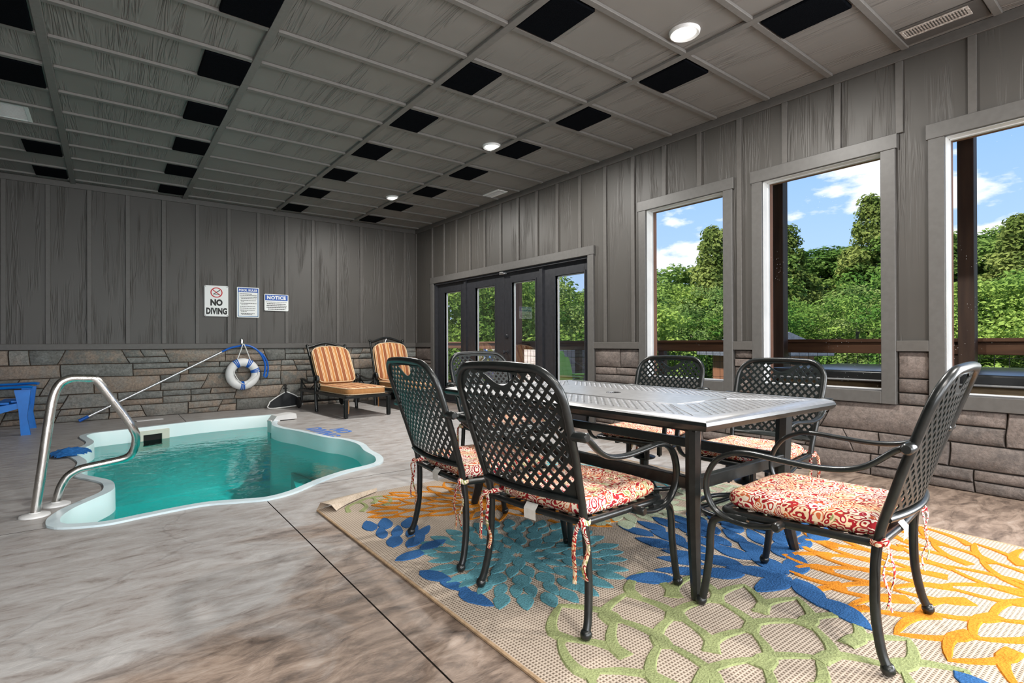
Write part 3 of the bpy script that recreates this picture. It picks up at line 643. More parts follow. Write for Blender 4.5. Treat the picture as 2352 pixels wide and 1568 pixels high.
def vent(loc, rz, L, Wd, lab, mat, nsl, frame=0.02):
    t = thing('ceiling_vent', lab, 'vent', loc, rz)
    b = MB(); z0 = -0.014
    for (x0,x1,y0,y1) in ((-L/2,L/2,-Wd/2,-Wd/2+frame),(-L/2,L/2,Wd/2-frame,Wd/2),(-L/2,-L/2+frame,-Wd/2+frame,Wd/2-frame),(L/2-frame,L/2,-Wd/2+frame,Wd/2-frame)): b.bbox(x0,x1,y0,y1,z0,0,0.003)
    b.build('frame', mat, t)
    MB().box(-L/2+frame, L/2-frame, -Wd/2+frame, Wd/2-frame, -0.002, 0).build('backing', M_dark, t)
    sm = MB(); yl = Wd/2-frame; sm.add([(-0.004,-yl,-0.012),(0.004,-yl,-0.012),(0.007,-yl,-0.002),(-0.001,-yl,-0.002),(-0.004,yl,-0.012),(0.004,yl,-0.012),(0.007,yl,-0.002),(-0.001,yl,-0.002)], [(0,3,2,1),(4,5,6,7),(0,1,5,4),(1,2,6,5),(2,3,7,6),(3,0,4,7)])
    me = sm.mesh('slat', mat)
    for k in range(nsl):
        o = link('slat', me, t); o.location.x = -L/2+frame+(k+0.5)*(L-2*frame)/nsl
    return t
vent((4.30, 1.065, ZC-0.001), R(90), 0.36, 0.13, 'dusty beige grille vent in the ceiling above the windows', noisy('dusty grille', (0.30,0.25,0.21), (0.62,0.58,0.54), 60, 0.9), 20)
bb = MB(); bb.bbox(4.21, 4.47, 0.82, 1.29, ZC-0.012, ZC-0.0005, .003); bb.build('vent_board', M_trim, ceil)
vent((4.30, 6.02, ZC-0.001), R(90), 0.40, 0.17, 'white register vent in the ceiling above the french doors', M_white, 12, 0.03)
vent((-0.72, 6.45, ZC-0.001), R(90), 0.42, 0.34, 'white louvred vent in the ceiling at far left', M_white, 20, 0.03)
# ---------------------------------------------------------------- POOL
pool = thing('swimming_pool', 'pale blue fibreglass plunge pool with wavy edge sunk in the floor', 'pool')
WZ = -0.145
def build_pool():
    me = fill2d([PO, PI_]); bm = bmesh.new(); bm.from_mesh(me); bpy.data.meshes.remove(me)
    b = MB(); bm.verts.index_update(); b.add([(v.co.x, v.co.y, 0.012) for v in bm.verts], [[v.index for v in f.verts] for f in bm.faces]); bm.free()
    m = len(PO); b.add([(x,y,0.012) for x,y in PO]+[(x,y,-0.06) for x,y in PO], [(i,(i+1) % m, m+(i+1) % m, m+i) for i in range(m)])
    o = b.build('rim', M_lip, pool); fixn(o.data)
    P1 = PI_; m = len(P1); b = MB(); cx = sum(p[0] for p in P1)/m; cy = sum(p[1] for p in P1)/m
    zs = [0.012, -0.010, WZ-0.10, -0.85]; sc = [1.0, 0.996, 0.99, 0.97]
    vs = [(cx+(x-cx)*s, cy+(y-cy)*s, z) for z, s in zip(zs, sc) for x, y in P1]
    fs = [(k*m+i, k*m+(i+1) % m, (k+1)*m+(i+1) % m, (k+1)*m+i) for k in range(3) for i in range(m)]
    b.add(vs, fs); o = b.build('shell_wall', M_pool, pool, True, 1.2)
    me = fill2d([[(cx+(x-cx)*0.97, cy+(y-cy)*0.97) for x, y in P1]])
    for v in me.vertices: v.co.z = -0.85
    me.materials.append(M_pool); link('shell_bottom', me, pool)
    bench = [(x, y) for x, y in PI_ if x > 1.18 and y < 6.4]
    bench = [(x-(0.01 if x > 1.5 else 0), y+0.01) for x, y in bench]
    me = fill2d([[p for p in bench]], 0.25)
    for v in me.vertices: v.co.z += -0.72
    me.materials.append(M_pool); link('bench', me, pool)
    st = [(x, y) for x, y in PI_ if x < 0.12 and y > 4.0]
    me = fill2d([[p for p in st]], 0.25)
    for v in me.vertices: v.co.z += -0.68
    me.materials.append(M_pool); link('step', me, pool)
build_pool()
# skimmer mouth in the far wall
sk = MB(); sx, sy = 0.42, 7.675
dirx = Vector((0.35, 0.115, 0)).normalized(); nrm = Vector((dirx.y, -dirx.x, 0))
def skp(u, d, z): p = Vector((sx, sy, 0))+dirx*u+nrm*d; return (p.x, p.y, z)
def skbox(mb, u0, u1, d0, d1, z0, z1): mb.add([skp(u0,d0,z0),skp(u1,d0,z0),skp(u1,d1,z0),skp(u0,d1,z0),skp(u0,d0,z1),skp(u1,d0,z1),skp(u1,d1,z1),skp(u0,d1,z1)], [(0,3,2,1),(4,5,6,7),(0,1,5,4),(1,2,6,5),(2,3,7,6),(3,0,4,7)])
skbox(sk,-0.18,0.18,-0.02,0.045,-0.075,-0.030); skbox(sk,-0.18,0.18,-0.02,0.045,-0.26,-0.205); skbox(sk,-0.18,-0.10,-0.02,0.045,-0.205,-0.075); skbox(sk,0.10,0.18,-0.02,0.045,-0.205,-0.075)
o = sk.build('skimmer_frame', noisy('cream plastic', (0.72,0.68,0.56), (0.78,0.74,0.64), 5, 0.45), pool); fixn(o.data)
s2 = MB(); skbox(s2,-0.105,0.105,0.0,0.030,-0.210,-0.070); o = s2.build('skimmer_mouth', M_dark, pool); fixn(o.data)
me = fill2d([[(x,y) for x,y in PI_]])
for v in me.vertices: v.co.z = WZ
me.materials.append(M_water); w = link('pool_water', me); tag(w, 'clear turquoise water filling the pool below the rim', 'water')
if me.polygons[0].normal.z < 0: me.flip_normals()
# handrail
hr = thing('pool_handrail', 'bent stainless steel grab rail standing at the left edge of the pool', 'handrail', (-0.336, 4.147, 0))
pts = [(0,0,0.0),(0.035,0.005,0.30),(0.066,0.012,0.585),(0.085,0.016,0.70),(0.113,0.022,0.765),(0.16,0.03,0.793),(0.23,0.045,0.790),(0.268,0.055,0.785),(0.298,0.063,0.755),(0.36,0.08,0.650),(0.43,0.10,0.530),(0.467,0.11,0.455),(0.486,0.13,0.40),(0.484,0.155,0.335),(0.466,0.175,0.278),(0.43,0.185,0.248),(0.35,0.19,0.232),(0.25,0.195,0.218),(0.19,0.198,0.205),(0.135,0.2,0.165),(0.100,0.2,0.09),(0.083,0.2,0.0)]
MB().tube(crv(pts, 5), 0.0245, seg=14).build('rail', M_chrome, hr, True, 1.2)
for (x, y) in ((0,0),(0.083,0.2)):
    MB().lathe([(0.072,0.0),(0.070,0.009),(0.058,0.014),(0.028,0.020),(0.026,0.024)], 28, (x, y, 0.0005)).build('escutcheon', M_white, hr, True)
# blue cloth bunched in the notch of the rim
cl = MB(); rnd = random.Random(4); G = 14
vs = []
for i in range(G):
    for j in range(G):
        u, w_ = i/(G-1)-.5, j/(G-1)-.5; rr_ = math.hypot(u, w_)
        h = max(0.0, 0.050*(1-rr_*1.75))+0.020*max(0, mnoise.noise(Vector((u*11, w_*11, 2.3)))) + 0.003
        vs.append((u*0.30+0.02*mnoise.noise(Vector((u*5,w_*5,1))), w_*0.42, h if rr_ < 0.52 else 0.003))
fs = [(i*G+j, (i+1)*G+j, (i+1)*G+j+1, i*G+j+1) for i in range(G-1) for j in range(G-1) if math.hypot((i+.5)/(G-1)-.5, (j+.5)/(G-1)-.5) < 0.49+0.05*rnd.random()]
cl.add(vs, fs); o = cl.build('pool_cloth', noisy('blue cloth', (0.0,0.10,0.36), (0.02,0.20,0.60), 30, 0.9, 4, 0.006), None, True, 1.5); o.location = (-0.27, 6.27, 0.012)
tag(o, 'crumpled bright blue cloth lying on the left rim of the pool', 'cloth')
# white alarm box clipped over the far corner of the rim
al = thing('pool_alarm', 'white plastic alarm box clipped over the far corner of the pool rim', 'pool alarm', (1.86, 7.36, 0.013), R(8))
prof = [(-0.20,-0.02),(-0.14,0.055),(0.05,0.072),(0.11,0.066),(0.118,0.02),(0.118,0.0),(-0.10,0.0),(-0.10,-0.02)]
b = MB(); n_ = len(prof); b.add([(x,-0.09,z) for x,z in prof]+[(x,0.09,z) for x,z in prof], [tuple(range(n_)), tuple(range(n_, 2*n_))[::-1]]+[(i, n_+i, n_+(i+1) % n_, (i+1) % n_) for i in range(n_)])
o = b.build('housing', M_white, al); fixn(o.data)
MB().bbox(-0.205,-0.125,-0.06,0.06,-0.16,0.0,0.006).build('sensor_arm', M_white, al); MB().lathe([(0.02,-0.24),(0.02,-0.158)],12,(-0.165,0,0)).build('sensor_tube', M_rubber, al, True)
sc_ = MB(); sc_.bbox(-0.15,0.15,-0.05,0.05,0.0,0.008,0.003); o = sc_.build('access_cover', M_white); o.location = (0.44,8.43,0.0005); o.rotation_euler.z = R(11); tag(o, 'flat white rectangular cover on the concrete between pool and stone wall', 'cover')
# NO DIVING painted on the slab
nd = thing('floor_lettering', 'blue NO DIVING letters painted on the concrete beside the pool', 'floor sign', (2.0, 6.05, 0.0012), R(-90))
for (tx, ox, oy, sz) in (('NO', 0.02, 0.13, 0.22), ('DIVING', 0.0, -0.075, 0.22)):
    me = text_mesh(tx, sz, 0.010, 0.0002, 1.08, 0.95); me.materials.append(M_bluepaint); o = link('lettering', me, nd); o.location = (ox, oy, 0)
# ---------------------------------------------------------------- SIGNS on the end wall
def sign(name, lab, x0, x1, z0, z1, col=M_whiteflat):
    t = thing(name, lab, 'sign', ((x0+x1)/2, YB-0.019, (z0+z1)/2)); t.rotation_euler = (R(90), 0, 0)
    w_, h_ = (x1-x0)/2, (z1-z0)/2; b = MB(); rr_ = 0.014; poly = []
    for cx_, cy_, a0 in ((w_-rr_, h_-rr_, 0), (-w_+rr_, h_-rr_, 90), (-w_+rr_, -h_+rr_, 180), (w_-rr_, -h_+rr_, 270)):
        poly += [(cx_+rr_*math.cos(R(a0+k*30)), cy_+rr_*math.sin(R(a0+k*30))) for k in range(4)]
    b.prism(poly, 0.0, 0.004); b.build('plate', col, t); return t, w_, h_
def fit_to(me, w_, h_):
    xs_ = [v.co.x for v in me.vertices]; ys_ = [v.co.y for v in me.vertices]; cx, cy = (max(xs_)+min(xs_))/2, (max(ys_)+min(ys_))/2
    for v in me.vertices: v.co.x = (v.co.x-cx)*w_/(max(xs_)-min(xs_)); v.co.y = (v.co.y-cy)*h_/(max(ys_)-min(ys_))
    return me
def put(t, me, mat, x, y, z=0.0046, name='lettering'):
    me.materials.append(mat); o = link(name, me, t); o.location = (x, y, z); return o
t, w_, h_ = sign('no_diving_sign', 'white NO DIVING sign with red crossed circle on the end wall', 1.128, 1.437, 1.405, 1.858)
put(t, fit_to(text_mesh('NO', 0.148, 0.009, 0.0004), 0.160, 0.098), M_black, 0, -0.022); put(t, fit_to(text_mesh('DIVING', 0.142, 0.008, 0.0004, 1.05), 0.272, 0.098), M_black, 0.002, -0.148)
b = MB(); b.tube([(0.072*math.cos(a), 0.068*math.sin(a)+0.125, 0) for a in [k*math.pi/20 for k in range(40)]], 0.0009, 0.008, 6, True, (0,0,1)); b.add([(-.053,.16,.0004),(-.044,.168,.0004),(.053,.09,.0004),(.044,.082,.0004)],[(0,3,2,1)]); put(t, b.mesh('prohibition_ring', []), M_red, 0, 0, 0.0046, 'prohibition_ring')
b = MB()
for p in ([(.040,.165),(.048,.157),(-.040,.093),(-.046,.101)], [(-.03,.103),(.03,.099),(.03,.093),(-.03,.096)]): b.add([(x,y,0.0003) for x,y in p], [(0,3,2,1) if p[0][0] > 0 else (0,1,2,3)])
put(t, b.mesh('diver', []), M_black, 0, 0, 0.0044, 'diver')
b = MB(); [b.lathe([(0.006,0.004),(0.006,0.006),(0.003,0.007)], 8, (x, y, 0)) for x in (-w_+.014, w_-.014) for y in (-h_+.014, h_-.014)]; b.build('screw_heads', M_black, t)
rnd = random.Random(3)
def lines(t, spec, mat):
    b = MB()
    for (x0, x1, y, hh) in spec:
        x = x0
        while x < x1-0.004:
            w2 = min(rnd.uniform(0.010, 0.028), x1-x); b.box(x, x+w2, y-hh/2, y+hh/2, 0.0041, 0.0046); x += w2+0.004
    b.build('fine_print', mat, t)
t, w_, h_ = sign('pool_rules_sign', 'tall blue and white POOL RULES sign between the two other wall signs', 1.553, 1.862, 1.400, 1.858)
b = MB(); b.box(-w_+.012, w_-.012, h_-.075, h_-.012, .0041, .0047); b.build('header_band', M_signblue, t)
b = MB()
for bx_ in ((-w_+.012,-w_+.022,-h_+.012,h_-.07),(w_-.022,w_-.012,-h_+.012,h_-.07),(-w_+.012,w_-.012,-h_+.012,-h_+.022)): b.box(*bx_, .0041, .0046)
b.build('border', noisy('border blue', (0.05,0.16,0.36), (0.06,0.2,0.42), 20), t)
put(t, fit_to(text_mesh('POOL RULES', 0.052, 0.0022, 0.0003, 1.08), 0.255, 0.036), M_whiteflat, 0, h_-.045, 0.0051)
lines(t, [(-.115,.05,.127,.008),(-.115,.118,.105,.009),(-.105,.12,.078,.008),(-.095,.118,.058,.008),(-.105,.11,.030,.007),(-.095,-.06,.012,.006),(-.11,.115,-.015,.008),(-.095,.0,-.035,.006),(-.11,.10,-.062,.008),(-.11,.10,-.088,.008),(-.11,.09,-.118,.008),(-.095,-.02,-.137,.007),(-.10,.09,-.168,.008),(-.09,.06,-.186,.007)], M_black)
t, w_, h_ = sign('notice_sign', 'small white NOTICE sign with blue header, right of the pool rules', 1.937, 2.290, 1.514, 1.773)
b = MB(); b.box(-w_+.010, w_-.010, h_-.098, h_-.010, .0041, .0047); b.build('header_band', M_signblue, t)
put(t, fit_to(text_mesh('NOTICE', 0.082, 0.004, 0.0003, 1.12), 0.275, 0.058), M_whiteflat, 0, h_-.054, 0.0051)
lines(t, [(-.155,.155,.006,.006),(-.14,.14,-.022,.011),(-.145,.15,-.050,.011),(-.145,.15,-.077,.011),(-.125,.13,-.105,.010)], M_black)
# ---------------------------------------------------------------- RESCUE GEAR on the end wall
hk = thing('wall_hook', 'chrome hook on the end wall holding the life ring and pole', 'hook', (1.62, YB-0.018, 1.0))
MB().bbox(-0.012,0.012,-0.010,0.0,-0.02,0.085,0.003).build('back_plate', M_chrome, hk); MB().tube(crv([(0,-0.005,0.07),(0,-0.03,0.068),(0,-0.04,0.085)],4),0.006,seg=8).build('upper_peg', M_chrome, hk, True)
MB().tube(crv([(0,-0.005,-0.01),(0,-0.05,-0.018),(0,-0.10,-0.012),(0,-0.112,0.012)],5),0.008,seg=8).build('lower_peg', M_chrome, hk, True)
lr = thing('life_ring', 'white life ring with blue bands hanging on the stone wall', 'life ring', (1.618, YB-0.098, 0.548)); lr.rotation_euler = (R(90), 0, 0)
b = MB(); b.tube([(0.175*math.cos(a), 0.175*math.sin(a), 0) for a in [k*math.pi/24 for k in range(48)]], 0.055, 0.062, 16, True, (0,0,1)); b.build('ring_body', M_white, lr, True)
for a0 in (118, 62, 15, 268):
    b = MB()
    for da in (-6.5, 0, 6.5):
        c_ = R(a0+da); P = []
        for k in range(15):
            f = -R(200)/2+R(200)*k/14; rr_ = 0.175-0.0645*math.cos(f-math.pi); P.append((rr_*math.cos(c_), rr_*math.sin(c_), 0.0575*math.cos(f) if False else 0.058*math.cos((k/14-0.5)*math.pi*1.15)))
        P = [((0.175+0.0645*math.sin((k/14-.5)*math.pi*1.25))*math.cos(c_), (0.175+0.0645*math.sin((k/14-.5)*math.pi*1.25))*math.sin(c_), 0.058*math.cos((k/14-.5)*math.pi*1.25)) for k in range(15)]
        b.tube(P, 0.0075, 0.003, 6, False, (-math.sin(c_), math.cos(c_), 0))
    b.build('band', M_bluehose, lr, True)
b = MB(); b.tube(crv([(-0.085,0.20,0.02),(-0.03,0.36,0.03),(-0.005,0.445,0.03),(0.01,0.445,0.03),(0.045,0.36,0.03),(0.10,0.205,0.02)],5),0.0075,seg=6)
b.build('hanging_rope', M_rope, lr, True)
b = MB(); b.tube(crv([(-0.10,0.17,0.03),(-0.125,0.05,0.045),(-0.085,-0.06,0.05),(-0.03,-0.13,0.05),(0.03,-0.15,0.06),(0.09,-0.10,0.05),(0.19,-0.02,0.06),(0.20,0.05,0.055)],5),0.006,seg=6); b.build('grab_rope', M_rope, lr, True)
rp = thing('rescue_pole', 'long silver pole with blue shepherd crook leaning on the stone wall', 'rescue pole', (-0.30, 8.70, 0.0))
def on(x, z, d=0.0): return (x+0.30, 0.02+d+0.055*min(1, z/0.9), z)
b = MB(); b.tube([on(-0.19,0.075), on(0.6,0.488), on(1.34,0.884)], 0.016, seg=10); b.build('shaft', M_alum, rp, True)
b = MB(); b.tube([on(-0.285,0.024), on(-0.19,0.075)], 0.020, seg=10); b.build('end_grip', M_bluehose, rp, True)
b = MB(); b.tube(crv([on(1.32,0.873),on(1.40,0.915),on(1.47,0.945),on(1.60,0.972),on(1.68,0.975),on(1.76,0.945),on(1.84,0.880),on(1.895,0.79),on(1.925,0.70),on(1.925,0.60),on(1.905,0.50)],4),0.014,seg=8)
b.tube(crv([on(1.80,0.915),on(1.885,0.845),on(1.945,0.75),on(1.968,0.65),on(1.962,0.57),on(1.945,0.50),on(1.915,0.488)],4),0.012,seg=8); b.build('crook', M_bluehose, rp, True)
nt_ = thing('leaf_net', 'black leaf skimmer net with pale rim leaning on the wall by the lounger', 'pool net', (2.20, 8.66, 0.0))
poly = [(-0.225,0.012),(-0.232,0.085),(-0.19,0.13),(0.0,0.238),(0.06,0.235),(0.19,0.165),(0.235,0.075),(0.225,0.035)]
def np_(x, z): return (x, 0.10*z/0.24*0.8, z)
b = MB(); b.tube(crv([np_(*p) for p in poly], 4, True), 0.009, seg=8, closed=True); b.build('rim', M_white, nt_, True)
b = MB(); n_ = len(poly); P1 = [np_(*p) for p in poly]; b.add(P1+[(x*0.6,y+0.06,0.05+z*0.55) for x,y,z in P1], [(i,(i+1) % n_, n_+(i+1) % n_, n_+i) for i in range(n_)]+[tuple(range(n_, 2*n_))]); b.add([(x, y-0.002, z) for x,y,z in P1], [tuple(range(n_))]); b.build('mesh_bag', M_net, nt_, True, 1.2)
b = MB(); b.tube([np_(0.02,0.235),(0.02,0.10,0.36)],0.016,seg=8); b.bbox(-0.01,0.05,0.085,0.115,0.29,0.31,.003); b.bbox(-0.005,0.045,0.085,0.12,0.33,0.35,.003); b.build('handle_socket', M_rubber, nt_, True)
# ---------------------------------------------------------------- RUG
rug = thing('area_rug', 'large beige rug with raised teal, blue, orange and green flowers under the dining set', 'rug', (0, 0, 0.0))
RUGP = [(1.02,-0.10),(3.49,-0.10),(3.49,3.42),(1.42,3.365),(1.20,3.29),(0.995,3.215)]
RZ = 0.010
b = MB(); b.prism(RUGP, 0.0008, RZ); b.build('base', M_rug, rug)
for p, q in (((1.02,-0.10),(0.995,3.215)), ((3.49,-0.10),(3.49,3.42))):
    b = MB(); b.tube([(p[0],p[1],RZ*0.6),(q[0],q[1],RZ*0.6)], 0.007, seg=6); b.build('binding', M_rugbind, rug, True)
b = MB(); F = crv([(0.985,3.205,0.006),(1.10,3.262,0.006),(1.25,3.318,0.006),(1.42,3.372,0.006)],4); n_ = len(F); vs = []
for i, p in enumerate(F):
    k = 1-i/(n_-1); wv = 0.012+0.075*k
    vs += [(p.x, p.y, 0.012), (p.x+wv*0.2, p.y-wv*0.25, 0.03+0.03*k), (p.x+wv*0.75, p.y-wv*0.75, 0.036+0.012*k), (p.x+wv*1.0, p.y-wv*1.1, 0.016)]
b.add(vs, [(i*4+j, (i+1)*4+j, (i+1)*4+j+1, i*4+j+1) for i in range(n_-1) for j in range(3)]); o = b.build('curled_edge', noisy('rug backing', (0.50,0.40,0.30), (0.62,0.52,0.42), 90, 0.95, 3, 0.002), rug, True, 1.5); tag(o, 'curled corner showing the plain beige backing')
def inside(p, poly):
    c = False; n = len(poly)
    for i in range(n):
        x1, y1 = poly[i]; x2, y2 = poly[i-1]
        if (y1 > p[1]) != (y2 > p[1]) and p[0] < (x2-x1)*(p[1]-y1)/(y2-y1)+x1: c = not c
    return c
def petal(c, ang, r0, L, w, n=7, tip=0.62):
    up, dn = [], []
    for k in range(n+1):
        t = k/n; wd = w*0.5*(math.sin(math.pi*min(1, t**0.85*0.985+0.005))**0.75)*(0.9 if t > tip else 1.0)
        up.append((r0+L*t, wd)); dn.append((r0+L*t, -wd))
    P = up+dn[::-1][1:-1]
    ca, sa = math.cos(ang), math.sin(ang)
    return [(c[0]+x*ca-y*sa, c[1]+x*sa+y*ca) for x, y in P]
OCC = []
def occupied(p, lvl):
    return any(math.hypot(p[0]-cx, p[1]-cy) < r and l < lvl for cx, cy, r, l in OCC)
def raise_poly(b, P, h, ins):
    n = len(P); cx = sum(p[0] for p in P)/n; cy = sum(p[1] for p in P)/n
    ext = max(math.hypot(p[0]-cx, p[1]-cy) for p in P); k = 1-ins/ext
    v = [(x,y,RZ) for x,y in P]+[(x,y,RZ+h*0.7) for x,y in P]+[(cx+(x-cx)*k, cy+(y-cy)*k, RZ+h) for x,y in P]+[(cx,cy,RZ+h*1.05)]
    b.add(v, [(a*n+i, a*n+(i+1) % n, (a+1)*n+(i+1) % n, (a+1)*n+i) for a in range(2) for i in range(n)]+[(2*n+i, 2*n+(i+1) % n, 3*n) for i in range(n)])
RIN = [(1.035,-0.07),(3.46,-0.07),(3.46,3.39),(1.43,3.33),(1.22,3.25),(1.035,3.18)]
def rings_for(R_, wt, Lk, n0=8, r0=0.02, step=0.60):
    out = []; r = r0; n = n0; k = 0
    while r < R_*0.86:
        L = Lk*(1.15 if k == 0 else 1.0)
        if r+L > R_*1.08: L = R_*1.08-r
        if 2*math.pi*(r+L*0.55)/n > wt*1.35: n = int(round(n*1.5)) if n*2 > 2*math.pi*(r+L*0.55)/wt*1.2 else n*2
        out.append((r, L, 2*math.pi*(r+L*0.55)/n, n)); r += L*step; k += 1
    return out
def flower(name, c, R_, wt, Lk, mat, phase, line=0.0, h=0.0045, n0=8, gap=0.76, keep=None, occ=None):
    b = MB()
    for ri, (r0, L, w, n) in enumerate(rings_for(R_, wt, Lk, n0, 0.02 if not line else 0.04, 0.70 if not line else 0.66)):
        for k in range(n):
            a = phase+2*math.pi*(k+0.5*(ri % 2))/n+random.uniform(-.03,.03)
            P = petal(c, a, r0, L*random.uniform(.94,1.05), w*(gap if not line else 1.0), 8)
            tip = (c[0]+(r0+L*0.96)*math.cos(a), c[1]+(r0+L*0.96)*math.sin(a)); mid = (c[0]+(r0+L*0.5)*math.cos(a), c[1]+(r0+L*0.5)*math.sin(a)); root = (c[0]+r0*math.cos(a), c[1]+r0*math.sin(a))
            if occupied(tip, 99) or occupied(mid, 99) or occupied(root, 99) or (keep and not keep(mid)) or not all(inside(p, RIN) for p in P): continue
            if not line: raise_poly(b, P, h*random.uniform(0.8, 1.15), 0.004); continue
            # only the outer part of each petal shows: an arch from its neighbour's flank over the tip and down again
            ca, sa = math.cos(a), math.sin(a); Lp = L*random.uniform(.96,1.05); t0 = 0.0 if ri == 0 else 0.22; path = []
            K = 7; prof_ = [(t0+(1-t0)*i/K) for i in range(K+1)]
            def wid(t): return 0.5*w*(1.0-max(0.0, (t-0.42)/0.58)**1.7)*(1.0 if t > 0.42 else 0.62+0.38*t/0.42)
            for t in prof_: path.append((r0+Lp*t, wid(t)))
            for t in prof_[-2::-1]: path.append((r0+Lp*t, -wid(t)))
            path = [(c[0]+x*ca-y*sa, c[1]+x*sa+y*ca) for x, y in path]
            m = len(path); vs = []
            for i in range(m):
                t = Vector(path[min(i+1, m-1)])-Vector(path[max(i-1, 0)]); t.normalize(); nn = Vector((-t.y, t.x))
                q = Vector(path[i]); k2 = 1-abs(i-(m-1)/2)/((m-1)/2); wl = line*(1.75-1.0*k2)
                o_, i_ = q-nn*wl*0.5, q+nn*wl*0.5
                hh = h*random.uniform(0.72, 1.1)
                vs += [(o_.x,o_.y,RZ),(o_.x*0.88+i_.x*0.12,o_.y*0.88+i_.y*0.12,RZ+hh),(o_.x*0.12+i_.x*0.88,o_.y*0.12+i_.y*0.88,RZ+hh),(i_.x,i_.y,RZ)]
            b.add(vs, [(i*4+j, (i+1)*4+j, (i+1)*4+j+1, i*4+j+1) for i in range(m-1) for j in range(3)]+[(0,1,2,3),(4*m-1,4*m-2,4*m-3,4*m-4)])
    OCC.append(occ or (c[0], c[1], R_*0.97, 0)); o = b.build(name, mat, rug); fixn(o.data); tag(o, kind='stuff'); return o
flower('teal_flower', (1.52,1.95), 0.51, 0.085, 0.125, M_teal, 0.2, keep=lambda p: p[0] > 1.16, occ=(1.60, 1.93, 0.46, 0))
flower('green_flower', (1.26,0.80), 0.84, 0.20, 0.27, M_greenp, 0.1, 0.034, n0=7)
flower('blue_flower', (1.02,2.24), 0.66, 0.095, 0.19, M_bluep, 0.1, keep=lambda p: p[0] < 1.34)
flower('orange_flower', (2.88,0.30), 0.90, 0.15, 0.33, M_orangep, 0.2, 0.030, n0=7)
flower('orange_flower', (1.90,2.66), 0.70, 0.10, 0.24, M_orangep, 0.0, 0.020)
flower('blue_flower', (2.30,1.06), 0.80, 0.125, 0.22, M_bluep, 0.35, n0=7)
flower('sage_flower', (2.46,2.14), 0.40, 0.10, 0.15, M_sagep, 0.0)
flower('turquoise_flower', (2.10,0.16), 0.34, 0.10, 0.18, M_turq, 0.0, 0.016)
flower('turquoise_flower', (3.05,2.78), 0.52, 0.12, 0.22, M_turq, 0.0, 0.018)
flower('sage_flower', (1.14,3.00), 0.34, 0.10, 0.17, M_greenp, 0.3, 0.020)
flower('turquoise_flower', (3.40,1.30), 0.26, 0.10, 0.16, M_turq, 0.0, 0.018)
flower('sage_flower', (3.10,1.75), 0.40, 0.13, 0.20, M_sagep, 0.0, 0.022)
# ---------------------------------------------------------------- DINING SET
def lattice_loops(outline, pitch, hd, holes=(), margin=0.004, off=(0,0)):
    xs_ = [p[0] for p in outline]; ys_ = [p[1] for p in outline]; L = [outline]+list(holes)
    h2 = hd+margin; ny = int((max(ys_)-min(ys_))/(pitch/2))+2; nx = int((max(xs_)-min(xs_))/pitch)+2
    for j in range(-1, ny):
        for i in range(-1, nx):
            cx = min(xs_)+off[0]+(i+0.5*(j % 2))*pitch; cy = min(ys_)+off[1]+j*pitch/2
            T = [(cx+h2,cy),(cx,cy+h2),(cx-h2,cy),(cx,cy-h2)]
            if not all(inside(p, outline) for p in T): continue
            if any(inside(p, hh) for hh in holes for p in T+[(cx,cy)]): continue
            L.append([(cx+hd,cy),(cx,cy+hd),(cx-hd,cy),(cx,cy-hd)])
    return L
def xprof(z):
    T = [(0.30,-0.252),(0.39,-0.257),(0.45,-0.272),(0.50,-0.290),(0.60,-0.320),(0.68,-0.348),(0.78,-0.382),(0.86,-0.412),(0.905,-0.430),(0.93,-0.440)]
    for (a, x0), (b, x1) in zip(T[:-1], T[1:]):
        if z <= b: f = max(0, (z-a)/(b-a)); return x0+(x1-x0)*f
    return T[-1][1]
def vprof(z):
    T = [(0.30,0.240),(0.39,0.236),(0.45,0.240),(0.60,0.254),(0.75,0.262),(1.0,0.262)]
    for (a, x0), (b, x1) in zip(T[:-1], T[1:]):
        if z <= b: f = max(0, (z-a)/(b-a)); return x0+(x1-x0)*f
    return 0.262
def bow(v, z=0.45): return max(0.008, 0.038-0.062*max(0, z-0.45))*(1-(v/0.262)**2)
